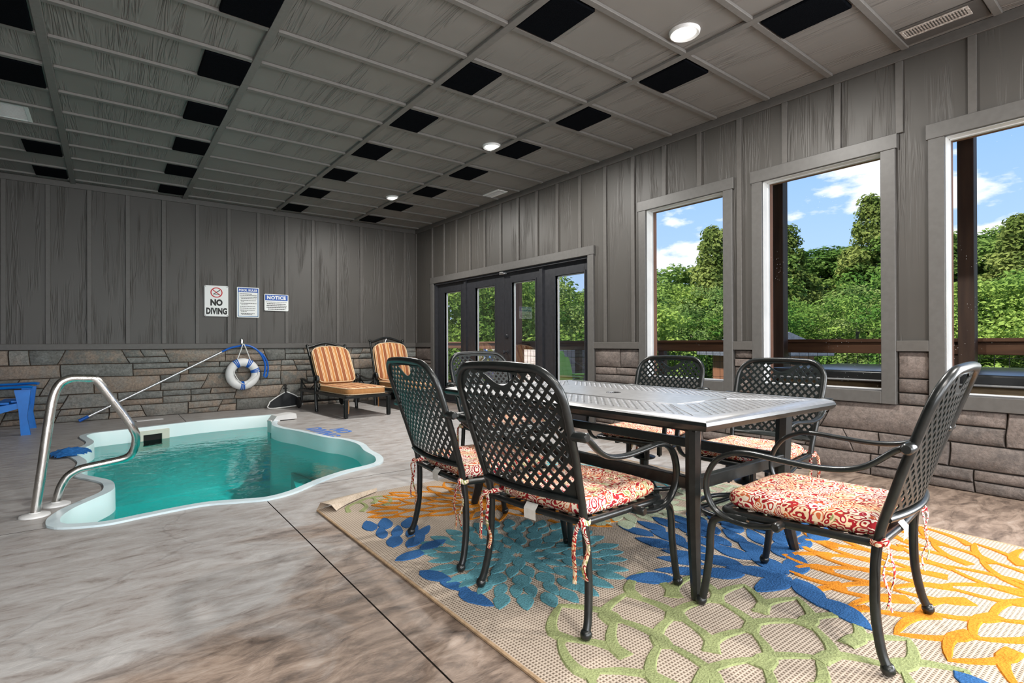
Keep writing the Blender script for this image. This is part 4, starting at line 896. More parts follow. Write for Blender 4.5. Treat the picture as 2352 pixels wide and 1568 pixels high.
def make_chair(label, swivel):
    t = thing('dining_chair', label, 'chair', (0,0,0), 0, 'lattice back patio chairs around the table')
    # back frame: one bent tube
    P = []
    for k in range(9): z = 0.37+0.42*k/8; P.append((xprof(z), -vprof(z), z))
    cz, rad = 0.792, 0.112
    for k in range(1, 9):
        a = math.pi*0.5*k/8; y = -0.262+rad*(1-math.cos(a)); z = cz+rad*math.sin(a); P.append((xprof(z)-bow(y,z)*min(1,(k/8)), y, z))
    for k in range(1, 6): y = -0.15+0.30*k/6; P.append((xprof(0.904)-bow(y,0.9), y, 0.904+0.005*math.cos(y/0.15*math.pi/2)))
    Q = [(x,-y,z) for x,y,z in P[:17]][::-1]
    MB().tube(P+Q, 0.0145, seg=10).build('back_frame', M_metalblk, t, True, 1.2)
    b = MB(); P = [(xprof(0.452)-bow(y), y, 0.452) for y in [-0.24+0.48*k/10 for k in range(11)]]; b.tube(P, 0.011, 0.016, 8); b.build('lower_back_rail', M_metalblk, t, True, 1.2)
    # woven back
    ol = [(-0.236,0.452)]+[(-vprof(z)+0.004, z) for z in (0.5,0.6,0.7,0.78)]
    for k in range(1, 7): a = math.pi/2*k/6; ol.append((-0.258+0.108*(1-math.cos(a)), 0.792+0.106*math.sin(a)))
    ol = ol+[(-x, z) for x, z in ol[::-1]]
    cres = [(-0.088,0.896),(0.088,0.896)]+[(0.088*math.cos(a), 0.893-0.040*math.sin(a)**1.4) for a in [math.pi*k/12 for k in range(1,12)]]
    cres = [(0.088-0.176*k/14, 0.880-0.042*math.sin(math.pi*k/14)**1.3-0.002) for k in range(15)]+[(-0.05,0.885),(0.05,0.885)]
    me = fill2d(lattice_loops(ol, 0.0430, 0.0132, [cres], 0.005, (0.012,0.012)), 0.0022)
    for v in me.vertices:
        y, z, d = v.co.x, v.co.y, v.co.z; v.co = (xprof(z)-bow(y,z)+d+0.002, y, z)
    me.materials.append(M_weave); link('woven_back', me, t)
    # seat frame and sling
    sw = 0.0
    b = MB(); P = crv([(-0.255,0.236,0.372),(0.0,0.245,0.366),(0.17,0.250,0.362),(0.222,0.232,0.362),(0.232,0.19,0.362),(0.236,0,0.362),(0.232,-0.19,0.362),(0.222,-0.232,0.362),(0.17,-0.250,0.362),(0.0,-0.245,0.366),(-0.255,-0.236,0.372)], 4)
    b.tube(P, 0.0135, seg=8); b.tube([(-0.257,-0.236,0.372),(-0.262,0,0.370),(-0.257,0.236,0.372)], 0.0125, seg=8); b.build('seat_frame', M_metalblk, t, True, 1.2)
    me = fill2d(lattice_loops([(-0.25,-0.235),(0.225,-0.243),(0.225,0.243),(-0.25,0.235)], 0.06, 0.018), 0.0015)
    for v in me.vertices: v.co.z += 0.372
    me.materials.append(M_weave); link('woven_seat', me, t)
    # arms
    for s in (1, -1):
        A = [(-0.335,0.297,0.682),(-0.31,0.299,0.668),(-0.25,0.300,0.620),(-0.19,0.301,0.596),(-0.10,0.302,0.588),(0.01,0.302,0.594),(0.10,0.301,0.600),(0.160,0.300,0.592),(0.222,0.297,0.560),(0.262,0.292,0.500),(0.270,0.287,0.435),(0.248,0.281,0.380),(0.20,0.277,0.349),(0.13,0.273,0.340),(0.07,0.271,0.348),(0.02,0.269,0.364)]
        b = MB(); b.tube(crv([(x,y*s,z) for x,y,z in A], 5), 0.016, 0.0095, 10, False, (0,1,0)); arm = b.build('armrest', M_metalblk, t, True, 1.2)
        k = MB(); k.lathe([(0.012,0.240),(0.017,0.252),(0.017,0.318),(0.012,0.324)], 12, (0,0,0), 'y'); k.v = [(x-0.345, y*s, z+0.682) for x,y,z in k.v]; o = k.build('arm_boss', M_metalblk, arm, True); fixn(o.data)
        k = MB(); k.lathe([(0.012,0.236),(0.016,0.242),(0.016,0.296),(0.012,0.302)], 12, (0,0,0), 'y'); k.v = [(x+0.02, y*s, z+0.363) for x,y,z in k.v]; o = k.build('arm_boss', M_metalblk, arm, True); fixn(o.data)
    if not swivel:
        for s in (1, -1):
            Lr = [(-0.256,0.236,0.385),(-0.250,0.243,0.30),(-0.252,0.252,0.17),(-0.268,0.262,0.07),(-0.282,0.267,0.030)]
            b = MB(); b.tube(crv([(x,y*s,z) for x,y,z in Lr], 4), 0.0145, 0.0145, 10); b.lathe([(0.004,0.0),(0.014,0.003),(0.020,0.014),(0.020,0.022),(0.014,0.034)], 12, (-0.287,0.268*s,0.0)); b.build('leg', M_metalblk, t, True, 1.2)
            Lf = [(0.13,0.258,0.352),(0.20,0.262,0.349),(0.248,0.266,0.330),(0.264,0.268,0.285),(0.268,0.270,0.20),(0.280,0.274,0.10),(0.292,0.277,0.030)]
            b = MB(); b.tube(crv([(x,y*s,z) for x,y,z in Lf], 4), 0.0145, 0.0145, 10); b.lathe([(0.004,0.0),(0.014,0.003),(0.020,0.014),(0.020,0.022),(0.014,0.034)], 12, (0.298,0.278*s,0.0)); b.build('leg', M_metalblk, t, True, 1.2)
    else:
        b = MB(); b.tube([(0.275*math.cos(a)+0.0, 0.275*math.sin(a), 0.030) for a in [k*math.pi/18 for k in range(36)]], 0.014, 0.016, 8, True)
        for k in range(4): a = math.pi/4+k*math.pi/2; b.lathe([(0.012,0.0),(0.018,0.004),(0.018,0.022)], 10, (0.275*math.cos(a), 0.275*math.sin(a), 0))
        b.build('base_ring', M_metalblk, t, True, 1.2)
        for k in range(4):
            a = math.pi/4+k*math.pi/2; c_, s_ = math.cos(a), math.sin(a)
            P = [(0.262,0.034),(0.22,0.046),(0.15,0.070),(0.08,0.098),(0.02,0.115)]
            MB().tube(crv([(r_*c_, r_*s_, z) for r_, z in P], 4), 0.012, seg=8).build('base_leg', M_metalblk, t, True, 1.2)
        MB().lathe([(0.03,0.125),(0.032,0.20),(0.045,0.205),(0.075,0.215),(0.078,0.225),(0.04,0.235),(0.03,0.25),(0.028,0.29),(0.06,0.295),(0.06,0.31),(0.03,0.318)], 20).build('swivel_post', M_metalblk, t, True)
        b = MB(); b.bbox(-0.12,0.12,-0.10,0.10,0.318,0.330,.003); b.bbox(-0.2,0.2,-0.115,-0.09,0.33,0.356,.003); b.bbox(-0.2,0.2,0.09,0.115,0.33,0.356,.003)
        for x in (-0.09,0.09):
            for y in (-0.07,0.07): b.lathe([(0.018,0.225),(0.018,0.318)], 10, (x,y,0)); b.lathe([(0.008,0.215),(0.008,0.225)], 8, (x,y,0))
        b.build('spring_plate', M_metalblk, t, True, 0.6)
    # cushion
    n = 40; rings_ = [(0.05,0.0),(0.86,0.0),(0.95,0.006),(0.99,0.018),(1.0,0.030),(0.985,0.043),(0.95,0.052),(0.86,0.061),(0.7,0.065),(0.5,0.064),(0.3,0.060),(0.12,0.059),(0.02,0.0585)]
    vs = []
    for ri, (s, z) in enumerate(rings_):
        for k in range(n):
            a = 2*math.pi*k/n; e = 0.27
            cx = math.copysign(abs(math.cos(a))**e, math.cos(a)); sy_ = math.copysign(abs(math.sin(a))**e, math.sin(a))
            x, y = 0.243*s*cx, 0.243*s*sy_
            zz = z+(0.008*mnoise.noise(Vector((x*9, y*9, 4))) if ri > 4 else 0.003*mnoise.noise(Vector((x*14,y*14,1))))
            vs.append((x-0.008, y*(1-0.06*(x < -0.1)), 0.376+zz))
    fs = [(i*n+j, i*n+(j+1) % n, (i+1)*n+(j+1) % n, (i+1)*n+j) for i in range(len(rings_)-1) for j in range(n)]+[tuple(range(n))[::-1], tuple((len(rings_)-1)*n+j for j in range(n))]
    b = MB(); b.add(vs, fs); cu = b.build('seat_cushion', M_paisley, t, True, 1.5)
    for s in (1, -1):
        b = MB()
        b.tube(crv([(-0.225,0.205*s,0.392),(-0.262,0.222*s,0.392),(-0.278,0.250*s,0.385),(-0.262,0.262*s,0.378),(-0.240,0.250*s,0.378)],4), 0.009, 0.003, 6, False, (0,0,1))
        b.tube(crv([(-0.275,0.250*s,0.385),(-0.290,0.262*s,0.36),(-0.278,0.272*s,0.30),(-0.292,0.262*s,0.235),(-0.285,0.270*s,0.195)],4), 0.009, 0.0025, 6, False, (0,1,0))
        b.tube(crv([(-0.275,0.245*s,0.385),(-0.285,0.225*s,0.35),(-0.295,0.222*s,0.28),(-0.280,0.215*s,0.215),(-0.288,0.220*s,0.17)],4), 0.009, 0.0025, 6, False, (0,1,0))
        b.lathe([(0.003,0.372),(0.012,0.378),(0.013,0.388),(0.006,0.396)], 8, (-0.278,0.248*s,0)); b.build('tie', M_paisley, cu, True, 1.2)
    b = MB(); b.add([(-0.262,0.03,0.392),(-0.262,-0.03,0.392),(-0.279,-0.03,0.372),(-0.279,0.03,0.372),(-0.277,0.03,0.335),(-0.277,-0.03,0.335)], [(0,1,2,3),(3,2,5,4)]); b.build('care_tag', noisy('care tag', (0.68,0.66,0.60), (0.75,0.73,0.68), 60, 0.7), cu)
    if swivel:
        for ch in t.children:
            if ch.name.split('.')[0] not in ('base_ring', 'base_leg'): ch.location.z -= 0.036
    return t
dc1 = make_chair('black lattice dining chair seen from behind, front one on the left table side', False)
chairs = [(dc1, None, 1.516, 1.550, 6.5)]
chairs.append((copy_tree(dc1), 'black lattice dining chair seen from behind, nearer the pool', 1.515, 2.205, -3.5))
chairs.append((copy_tree(dc1), 'black lattice dining chair in side view at the near end of the table', 2.075, 0.88, 94.5))
chairs.append((copy_tree(dc1), 'black lattice dining chair at the far end of the table in front of the doors', 2.30, 3.03, -90))
sw1 = make_chair('black lattice swivel chair on ring base facing the viewer below the middle window', True)
chairs.append((sw1, None, 2.93, 1.60, 182)); sw2 = copy_tree(sw1)
chairs.append((sw2, 'black lattice swivel chair on ring base facing the viewer, nearer the doors', 3.00, 2.40, 190))
for o, lab, x, y, a in chairs:
    if lab: o['label'] = lab
    o.location = (x, y, RZ+0.0045); o.rotation_euler.z = R(a)
# table
tb = thing('dining_table', 'black cast metal patio dining table with woven top and umbrella hole', 'table', (2.195, 1.962, RZ+0.0045))
HX, HY, ZT = 0.535, 0.905, 0.714
def frame_sweep(hx, hy, prof):
    vs = []; n = len(prof)
    for d, z in prof: vs += [(hx-d,hy-d,z),(-hx+d,hy-d,z),(-hx+d,-hy+d,z),(hx-d,-hy+d,z)]
    return vs, [(k*4+i, k*4+(i+1) % 4, ((k+1) % n)*4+(i+1) % 4, ((k+1) % n)*4+i) for k in range(n) for i in range(4)]
b = MB(); vs, fs = frame_sweep(HX, HY, [(0.012,ZT-0.045),(0.004,ZT-0.036),(0.0,ZT-0.024),(0.004,ZT-0.012),(0.016,ZT-0.004),(0.03,ZT),(0.062,ZT),(0.064,ZT-0.004),(0.064,ZT-0.030),(0.03,ZT-0.045)]); b.add(vs, fs); b.m = [1 if (0 <= q//4 < 3 or q//4 > 6) else 0 for q in range(len(fs))]; o = b.build('rim', [M_tablesheen, M_metalblk], tb, True, 0.5); fixn(o.data)  # upper rim faces take the painted sheen, sides stay dark
IX, IY = 0.205, 0.54
circ = [(0.034*math.cos(a), 0.034*math.sin(a)) for a in [k*math.pi/10 for k in range(20)]]
me = fill2d([[(-IX,-IY),(IX,-IY),(IX,IY),(-IX,IY)], circ], 0.003)
for v in me.vertices: v.co.z += ZT-0.003
me.materials.append(M_tablesheen); link('centre_plate', me, tb)
b = MB(); b.lathe([(0.030,ZT-0.03),(0.034,ZT-0.002),(0.037,ZT+0.001),(0.040,ZT+0.001),(0.040,ZT-0.001)], 24, cap=False); b.build('umbrella_grommet', M_rubber, tb, True)
OX, OY = HX-0.062, HY-0.062; rw = 0.018
for sx in (1, -1):
    for sy in (1, -1):
        a, c = Vector((IX*sx, IY*sy)), Vector((OX*sx, OY*sy)); d = (c-a).normalized(); nn = Vector((-d.y, d.x))*rw
        b = MB(); b.prism([tuple(a+nn-d*.02), tuple(a-nn-d*.02), tuple(c-nn+d*.02), tuple(c+nn+d*.02)] if False else [tuple(a+nn), tuple(a-nn), tuple(c-nn), tuple(c+nn)], ZT-0.014, ZT-0.0005); o = b.build('diagonal_rail', M_tablesheen, tb); fixn(o.data)
g = 0.016
for P in ([(-IX+.012,-IY-g*0.4),(-OX+.03,-OY),(OX-.03,-OY),(IX-.012,-IY-g*.4)], [(-IX+.012,IY+g*.4),(-OX+.03,OY),(OX-.03,OY),(IX-.012,IY+g*.4)], [(-IX-g*.4,-IY+.012),(-OX,-OY+.03),(-OX,OY-.03),(-IX-g*.4,IY-.012)], [(IX+g*.4,-IY+.012),(OX,-OY+.03),(OX,OY-.03),(IX+g*.4,IY-.012)]):
    me = fill2d(lattice_loops(P, 0.044, 0.0120, (), 0.004), 0.002)
    for v in me.vertices: v.co.z += ZT-0.005
    me.materials.append(M_tablesheen); link('woven_panel', me, tb)
b = MB(); vs, fs = frame_sweep(0.40, 0.77, [(0,ZT-0.075),(0,ZT-0.022),(0.02,ZT-0.022),(0.02,ZT-0.075)]); b.add(vs, fs); o = b.build('apron', M_metalblk, tb); fixn(o.data)
for sx in (1, -1):
    for sy in (1, -1):
        P = crv([(0.372*sx,0.742*sy,ZT-0.022),(0.366*sx,0.738*sy,0.52),(0.362*sx,0.735*sy,0.38),(0.368*sx,0.742*sy,0.22),(0.385*sx,0.758*sy,0.09),(0.402*sx,0.772*sy,0.0)], 4)
        n_ = len(P); tp = [1.0-0.42*max(0, (i/(n_-1)-0.35)/0.65) for i in range(n_)]
        b = MB(); b.tube(P, 0.037, 0.030, 8, False, (sx,sy,0), 0, tp); b.build('leg', M_metalblk, tb, True, 0.6)
b = MB(); b.bbox(-0.38,-0.345,-0.73,0.73,0.405,0.455,.004); b.bbox(0.345,0.38,-0.73,0.73,0.405,0.455,.004); b.bbox(-0.345,0.345,-0.755,-0.72,0.405,0.455,.004); b.bbox(-0.345,0.345,0.72,0.755,0.405,0.455,.004); st = b.build('stretcher', M_metalblk, tb)
b = MB(); b.tube([(-0.3815,-0.05+0.030*math.cos(a),0.430+0.016*math.sin(a)) for a in [k*math.pi/10 for k in range(20)]], 0.0022, seg=5, closed=True); b.tube([(-0.3815,-0.05+0.012*math.cos(a),0.430+0.010*math.sin(a)) for a in [k*math.pi/6 for k in range(12)]], 0.002, seg=5, closed=True); b.build('oval_badge', M_white, st, True)
# ---------------------------------------------------------------- LOUNGERS
def make_lounger(label, rise):
    t = thing('chaise_lounge', label, 'lounge chair', (0,0,0), 0, 'striped chaise lounges by the end wall')
    h = 0.33
    b = MB(); b.bbox(-h,-h+0.035,0.0,1.72,0.262,0.300,.004); b.bbox(h-0.035,h,0.0,1.72,0.262,0.300,.004); b.bbox(-h,h,0.0,0.035,0.262,0.300,.004); b.bbox(-h,h,1.685,1.72,0.262,0.300,.004)
    for k in range(5): b.bbox(-h+.03,h-.03,0.2+0.22*k,0.23+0.22*k,0.272,0.290,.002)
    b.build('bed_frame', M_metalblk, t)
    for x in (-h+0.018, h-0.018):
        b = MB()
        for dx in (-0.016, 0, 0.016):
            for dy in (-0.016, 0.016): b.tube([(x+dx,0.02+dy,0.262),(x+dx,0.02+dy,0.012)],0.0095,seg=6)
        b.bbox(x-.028,x+.028,-0.008,0.048,0.24,0.266,.004); b.lathe([(0.018,0.0),(0.024,0.006),(0.024,0.016)],10,(x,0.02,0)); b.build('front_leg', M_metalblk, t, True, .6)
        b = MB(); b.tube(crv([(x,1.06,0.45),(x,1.06,0.26),(x,1.05,0.12),(x,1.035,0.02)],4),0.026,0.020,8); b.lathe([(0.012,0.0),(0.024,0.004),(0.026,0.02),(0.02,0.035)],10,(x,1.033,0)); b.build('middle_leg', M_metalblk, t, True, 1.0)
        b = MB(); b.tube(crv([(x,1.00,0.43),(x,0.975,0.46),(x,0.985,0.505),(x,1.03,0.525),(x,1.08,0.505),(x,1.10,0.46),(x,1.16,0.425),(x,1.35,0.42),(x,1.58,0.455),(x,1.66,0.45)],5),0.024,0.014,8,False,(1,0,0))
        b.tube(crv([(x,1.62,0.45),(x,1.64,0.32),(x,1.64,0.12)],4),0.018,seg=8); b.tube([(x,1.10,0.40),(x,1.36,0.28)],0.010,seg=6); b.tube([(x,1.60,0.40),(x,1.36,0.28)],0.010,seg=6); b.build('armrest', M_metalblk, t, True, 1.0)
        b = MB(); b.lathe([(0.018,-0.018),(0.075,-0.018),(0.085,-0.010),(0.085,0.010),(0.075,0.018),(0.018,0.018)],24,(x+math.copysign(0.035,x),1.66,0.086),'x'); w_ = b.build('wheel', M_rubber, t, True, .6)
    MB().tube([(-h-.02,1.66,0.086),(h+.02,1.66,0.086)],0.010,seg=8).build('axle', M_metalblk, t, True)
    # back, hinged at y=1.02
    y0, z0 = 1.02, 0.30; L = 0.80; ca, sa = math.cos(rise), math.sin(rise)
    def bk(x, u, d): return (x, y0+u*ca-d*sa*-1*-1, z0+u*sa+d*ca)
    def bk(x, u, d): return (x, y0+u*ca-d*sa, z0+u*sa+d*ca)
    b = MB()
    for x in (-h+0.03, h-0.03): b.tube([bk(x,0,0), bk(x,0.4,0), bk(x,L-0.03,0)],0.018,seg=8); b.lathe([(0.010,-0.02),(0.024,-0.008),(0.024,0.012),(0.008,0.026)],10,bk(x,L-0.02,0))
    b.tube(crv([bk(-h+.03,L-.05,0), bk(-0.20,L-.02,0), bk(-0.1,L+.015,0), bk(0,L+.03,0), bk(0.1,L+.015,0), bk(0.20,L-.02,0), bk(h-.03,L-.05,0)],4),0.020,0.014,8)
    b.tube([bk(-h+.03,L-.16,0), bk(h-.03,L-.16,0)],0.010,seg=8)
    for s in (1,-1):
        b.tube(crv([bk(0,L+.01,0),bk(0.06*s,L-.09,0),bk(0.13*s,L-.12,0),bk(0.18*s,L-.07,0),bk(0.14*s,L-.04,0)],4),0.009,seg=6); b.tube(crv([bk(0.28*s,L-.14,0),bk(0.22*s,L-.11,0),bk(0.20*s,L-.06,0)],4),0.009,seg=6)
    for k in range(6): x = -0.25+0.1*k; b.bbox(x-.012,x+.012,-.003,.003,0,1,.001) if False else b.tube([bk(x,0.02,0), bk(x,L-.16,0)],0.008,seg=6)
    b.build('back_frame', M_metalblk, t, True, 1.0)
    # cushions
    def cushion(name, w_, Ln, th, place, arch=0.0, welt=True):
        n = 44; vs = []; prof = [(0.04,0.0),(0.9,0.0),(0.975,0.006),(1.0,0.02),(1.0,th-0.02),(0.975,th-0.006),(0.9,th),(0.55,th+0.006),(0.05,th+0.008)]
        for ri, (s, z) in enumerate(prof):
            for k in range(n):
                a = 2*math.pi*k/n; e = 0.28; cx = math.copysign(abs(math.cos(a))**e, math.cos(a)); sy = math.copysign(abs(math.sin(a))**e, math.sin(a))
                x, u = w_/2*s*cx, Ln/2+Ln/2*s*sy
                if sy > 0: u += arch*(1-(2*x/w_)**2)*s
                vs.append(place(x, u, z+(0.006*mnoise.noise(Vector((x*12,u*12,7))) if ri > 4 else 0)))
        fs = [(i*n+j, i*n+(j+1) % n, (i+1)*n+(j+1) % n, (i+1)*n+j) for i in range(len(prof)-1) for j in range(n)]+[tuple(range(n))[::-1], tuple((len(prof)-1)*n+j for j in range(n))]
        b = MB(); b.add(vs, fs); b.m = [1 if (n*2 <= q < n*5) else 0 for q in range(len(fs))]; o = b.build(name, [M_stripe, M_tan], t, True, 1.0); fixn(o.data)
        w2 = MB()
        for zz in (0.012, th-0.010):
            P = []
            for k in range(n):
                a = 2*math.pi*k/n; e = 0.28; cx = math.copysign(abs(math.cos(a))**e, math.cos(a)); sy = math.copysign(abs(math.sin(a))**e, math.sin(a)); x, u = w_/2*1.0*cx, Ln/2+Ln/2*1.0*sy
                if sy > 0: u += arch*(1-(2*x/w_)**2)
                P.append(place(x, u, zz))
            w2.tube(P, 0.006, seg=5, closed=True)
        w2.build('piping', noisy('cream piping', (0.70,0.52,0.32), (0.78,0.60,0.40), 40, .8), o, True); return o
    cushion('seat_cushion', 0.60, 1.03, 0.10, lambda x, u, d: (x, 0.0+u+0.005, 0.302+d))
    bc = cushion('back_cushion', 0.58, 0.58, 0.085, lambda x, u, d: bk(x, u+0.09, d+0.02), 0.05)
    b = MB(); b.tube(crv([(-0.24,0.10,0.30),(-0.245,0.09,0.22),(-0.235,0.10,0.14),(-0.245,0.095,0.05)],4),0.007,0.002,6,False,(1,0,0)); b.tube(crv([(0.30,0.30,0.30),(0.305,0.30,0.2),(0.298,0.29,0.09)],4),0.007,0.002,6,False,(1,0,0)); b.build('tie', M_tan, bc, True)
    return t
lA = make_lounger('black chaise lounge with brown and orange striped cushion, nearer the life ring', R(58)); lA.location = (2.83, 6.93, 0); lA.rotation_euler.z = R(4)
lB = make_lounger('black chaise lounge with pinkish striped cushion, in the corner by the doors', R(72)); lB.location = (3.80, 7.10, 0); lB.rotation_euler.z = R(3)
# ---------------------------------------------------------------- ADIRONDACK CHAIRS
def adirondack(name, label, mat, loc, rz, fan=5, cat='chair'):
    t = thing(name, label, cat, loc, rz)
    for s in (1, -1):
        y = 0.30*s
        b = MB(); b.add([(0.255,y-.03,0),(0.335,y-.03,0),(0.305,y-.03,0.20),(0.335,y-.03,0.50),(0.20,y-.03,0.50),(0.235,y-.03,0.30),(0.255,y+.03,0),(0.335,y+.03,0),(0.305,y+.03,0.20),(0.335,y+.03,0.50),(0.20,y+.03,0.50),(0.235,y+.03,0.30)], [(0,1,2,5),(5,2,3,4),(6,11,8,7),(11,10,9,8)]+[(i,(i+1) % 6,6+(i+1) % 6,6+i) for i in range(6)]); o = b.build('front_leg', mat, t); fixn(o.data)
        b = MB(); P = [(-0.42,0.0),(-0.35,0.0),(-0.22,0.16),(0.25,0.30),(0.25,0.36),(-0.30,0.26)]; n_ = 6
        b.add([(x,y-.02,z) for x,z in P]+[(x,y+.02,z) for x,z in P], [tuple(range(n_)), tuple(range(n_,2*n_))[::-1]]+[(i,n_+i,n_+(i+1) % n_,(i+1) % n_) for i in range(n_)]); o = b.build('rear_leg', mat, t); fixn(o.data)
        P = crv([(-0.40,0.30*s,0.515),(-0.15,0.33*s,0.525),(0.15,0.335*s,0.530),(0.30,0.33*s,0.535),(0.350,0.325*s,0.528)],4)
        b = MB(); b.tube(P, 0.062, 0.016, 10, False, (0,1,0)); b.build('armrest', mat, t, True, 1.0)
    b = MB(); b.bbox(0.235,0.285,-0.32,0.32,0.28,0.375,.01); b.build('apron', mat, t)
    for k in range(5):
        x = -0.24+k*0.115; z = 0.285+k*0.019; b = MB(); b.bbox(x-0.052,x+0.052,-0.29,0.29,z,z+0.025,.006); b.build('seat_slat', mat, t)
    for k in range(fan):
        f = (k-(fan-1)/2)/((fan-1)/2); w0, w1 = 0.046, 0.061; y0, y1 = f*0.19, f*0.245; H = 0.93-0.13*f*f
        b = MB(); vs = []
        for z, y, w_, x in ((0.26,y0,w0,-0.27),(0.60,(y0+y1)/2,(w0+w1)/2,-0.36),(H-0.03,y1,w1,-0.445),(H,y1,w1*0.6,-0.452)):
            vs += [(x,y-w_,z),(x,y+w_,z),(x-0.022,y+w_,z),(x-0.022,y-w_,z)]
        b.add(vs, [(i*4+j,i*4+(j+1) % 4,(i+1)*4+(j+1) % 4,(i+1)*4+j) for i in range(3) for j in range(4)]+[(3,2,1,0),(12,13,14,15)]); o = b.build('back_slat', mat, t); fixn(o.data)
    b = MB(); b.bbox(-0.42,-0.39,-0.28,0.28,0.50,0.56,.005); b.build('back_brace', mat, t); return t
adirondack('adirondack_chair', 'bright blue plastic chair cut off by the left edge of the photo', M_blueplas, (-1.01, 8.24, 0), R(0))
# ---------------------------------------------------------------- OUTSIDE
ext = empty('deck'); tag(ext, kind='structure')
for k in range(18):
    x = XO+0.06+k*0.142; MB().bbox(x-0.068, x+0.068, -3.0, 13.0, -0.06, -0.03, .004).build('plank', M_deck, ext)
rl = thing('deck_railing', 'brown stained wooden deck railing with black wire mesh outside the windows', 'railing')
XR = 6.5
MB().bbox(XR-0.10, XR+0.06, -3.0, 13.0, 0.995, 1.03, .004).build('top_rail', M_rail, rl)
MB().bbox(XR-0.05, XR-0.01, -3.0, 13.0, 0.875, 0.995, .004).build('face_board', M_rail, rl)
MB().bbox(XR-0.02, XR+0.02, -3.0, 13.0, 0.05, 0.12, .004).build('bottom_rail', M_rail, rl)
for y in (11.8, 10.05, 8.24, 6.615, 4.86, 3.10, 1.46, -0.3, -2.0): MB().bbox(XR-0.03, XR+0.06, y-0.05, y+0.05, -0.04, 0.995, .004).build('short_post', M_post, rl)
b = MB(); y = -3.0
while y < 13.0: b.box(XR-0.001, XR+0.003, y-0.002, y+0.002, 0.12, 0.875); y += 0.102
for k in range(8): b.box(XR-0.001, XR+0.003, -3.0, 13.0, 0.14+0.1*k, 0.144+0.1*k)
tag(b.build('wire_mesh', M_wire, rl), kind='stuff')
for k, (y, lab) in enumerate([(8.08,'tall deck post in painted sunlit reddish brown, seen through the french doors'), (3.05,'tall dark brown deck post behind the left edge of the middle window'), (1.335,'tall dark brown deck post behind the rightmost window'), (-1.6,'tall dark brown deck post beyond the photo edge')]):
    b = MB(); x = XR-0.17; ww = 0.06 if k else 0.055; b.bbox(x-ww, x+ww, y-ww, y+ww, -0.06, 3.2, .005); o = b.build('deck_post', M_post if k else M_cedar); tag(o, lab, 'post')  # first post gets cedar colour to paint in sunlight; the rest stay dark
b = MB(); b.bbox(XR-0.25, XR-0.05, -3.0, 9.2, 3.2, 3.42, .005); o = b.build('porch_beam', M_post); tag(o, 'dark brown beam resting on the tall deck posts', 'beam')
adirondack('adirondack_chair', 'green slatted chair on the deck outside the french doors', M_green, (5.72, 5.83, -0.03), R(-85))
pp = thing('plank_screen', 'pale white plank screen standing beyond the wire railing outside the doors', 'screen', (7.35, 8.4, -0.06))
for k in range(6): MB().bbox(-0.015,0.015,-2.0,2.5,0.02+k*0.15,0.162+k*0.15,.004).build('plank', M_concrete_ext, pp)
for y in (-1.9,0.2,2.4): MB().bbox(0.015,0.075,y-0.04,y+0.04,0.0,0.94,.004).build('post', M_concrete_ext, pp)
fl = MB(); fl.add([(7.12,10.46,0.86),(7.12,10.10,0.73),(7.12,10.46,-0.03),(7.17,10.46,0.86),(7.17,10.10,0.73),(7.17,10.46,-0.03),(7.12,10.10,-0.03),(7.17,10.10,-0.03)], [(0,1,6,2),(3,5,7,4),(0,3,4,1),(1,4,7,6),(6,7,5,2),(2,5,3,0)]); o = fl.build('pool_float', M_blueplas); fixn(o.data); tag(o, 'blue foam board with slanted top standing behind the deck railing', 'foam board')
hb = thing('hot_tub', 'brown hot tub with black cover on the deck outside the windows', 'hot tub', (5.66, 1.30, -0.03))
b = MB(); b.bbox(-0.85,0.56,-1.02,1.05,0.0,0.72,.03,0,3); b.build('cabinet', M_tubbrown, hb, True, .6)
b = MB(); b.bbox(-0.88,0.59,-1.06,0.02,0.72,0.80,.02,0,3); b.build('cover', M_tubcover, hb, True, .6); b = MB(); b.bbox(-0.88,0.59,0.03,1.09,0.72,0.80,.02,0,3); b.build('cover', M_tubcover, hb, True, .6)
b = MB(); b.bbox(-0.885,0.595,-1.065,1.095,0.715,0.732,.006); b.build('cover_skirt', M_alum, hb)
b = MB(); b.tube(crv([(-0.5,-0.95,0.80),(-0.52,-0.9,0.87),(0.0,-0.86,0.885),(0.35,-0.9,0.87),(0.4,-0.95,0.80)],5),0.02,seg=8); b.build('lift_bar', M_metalblk, hb, True)
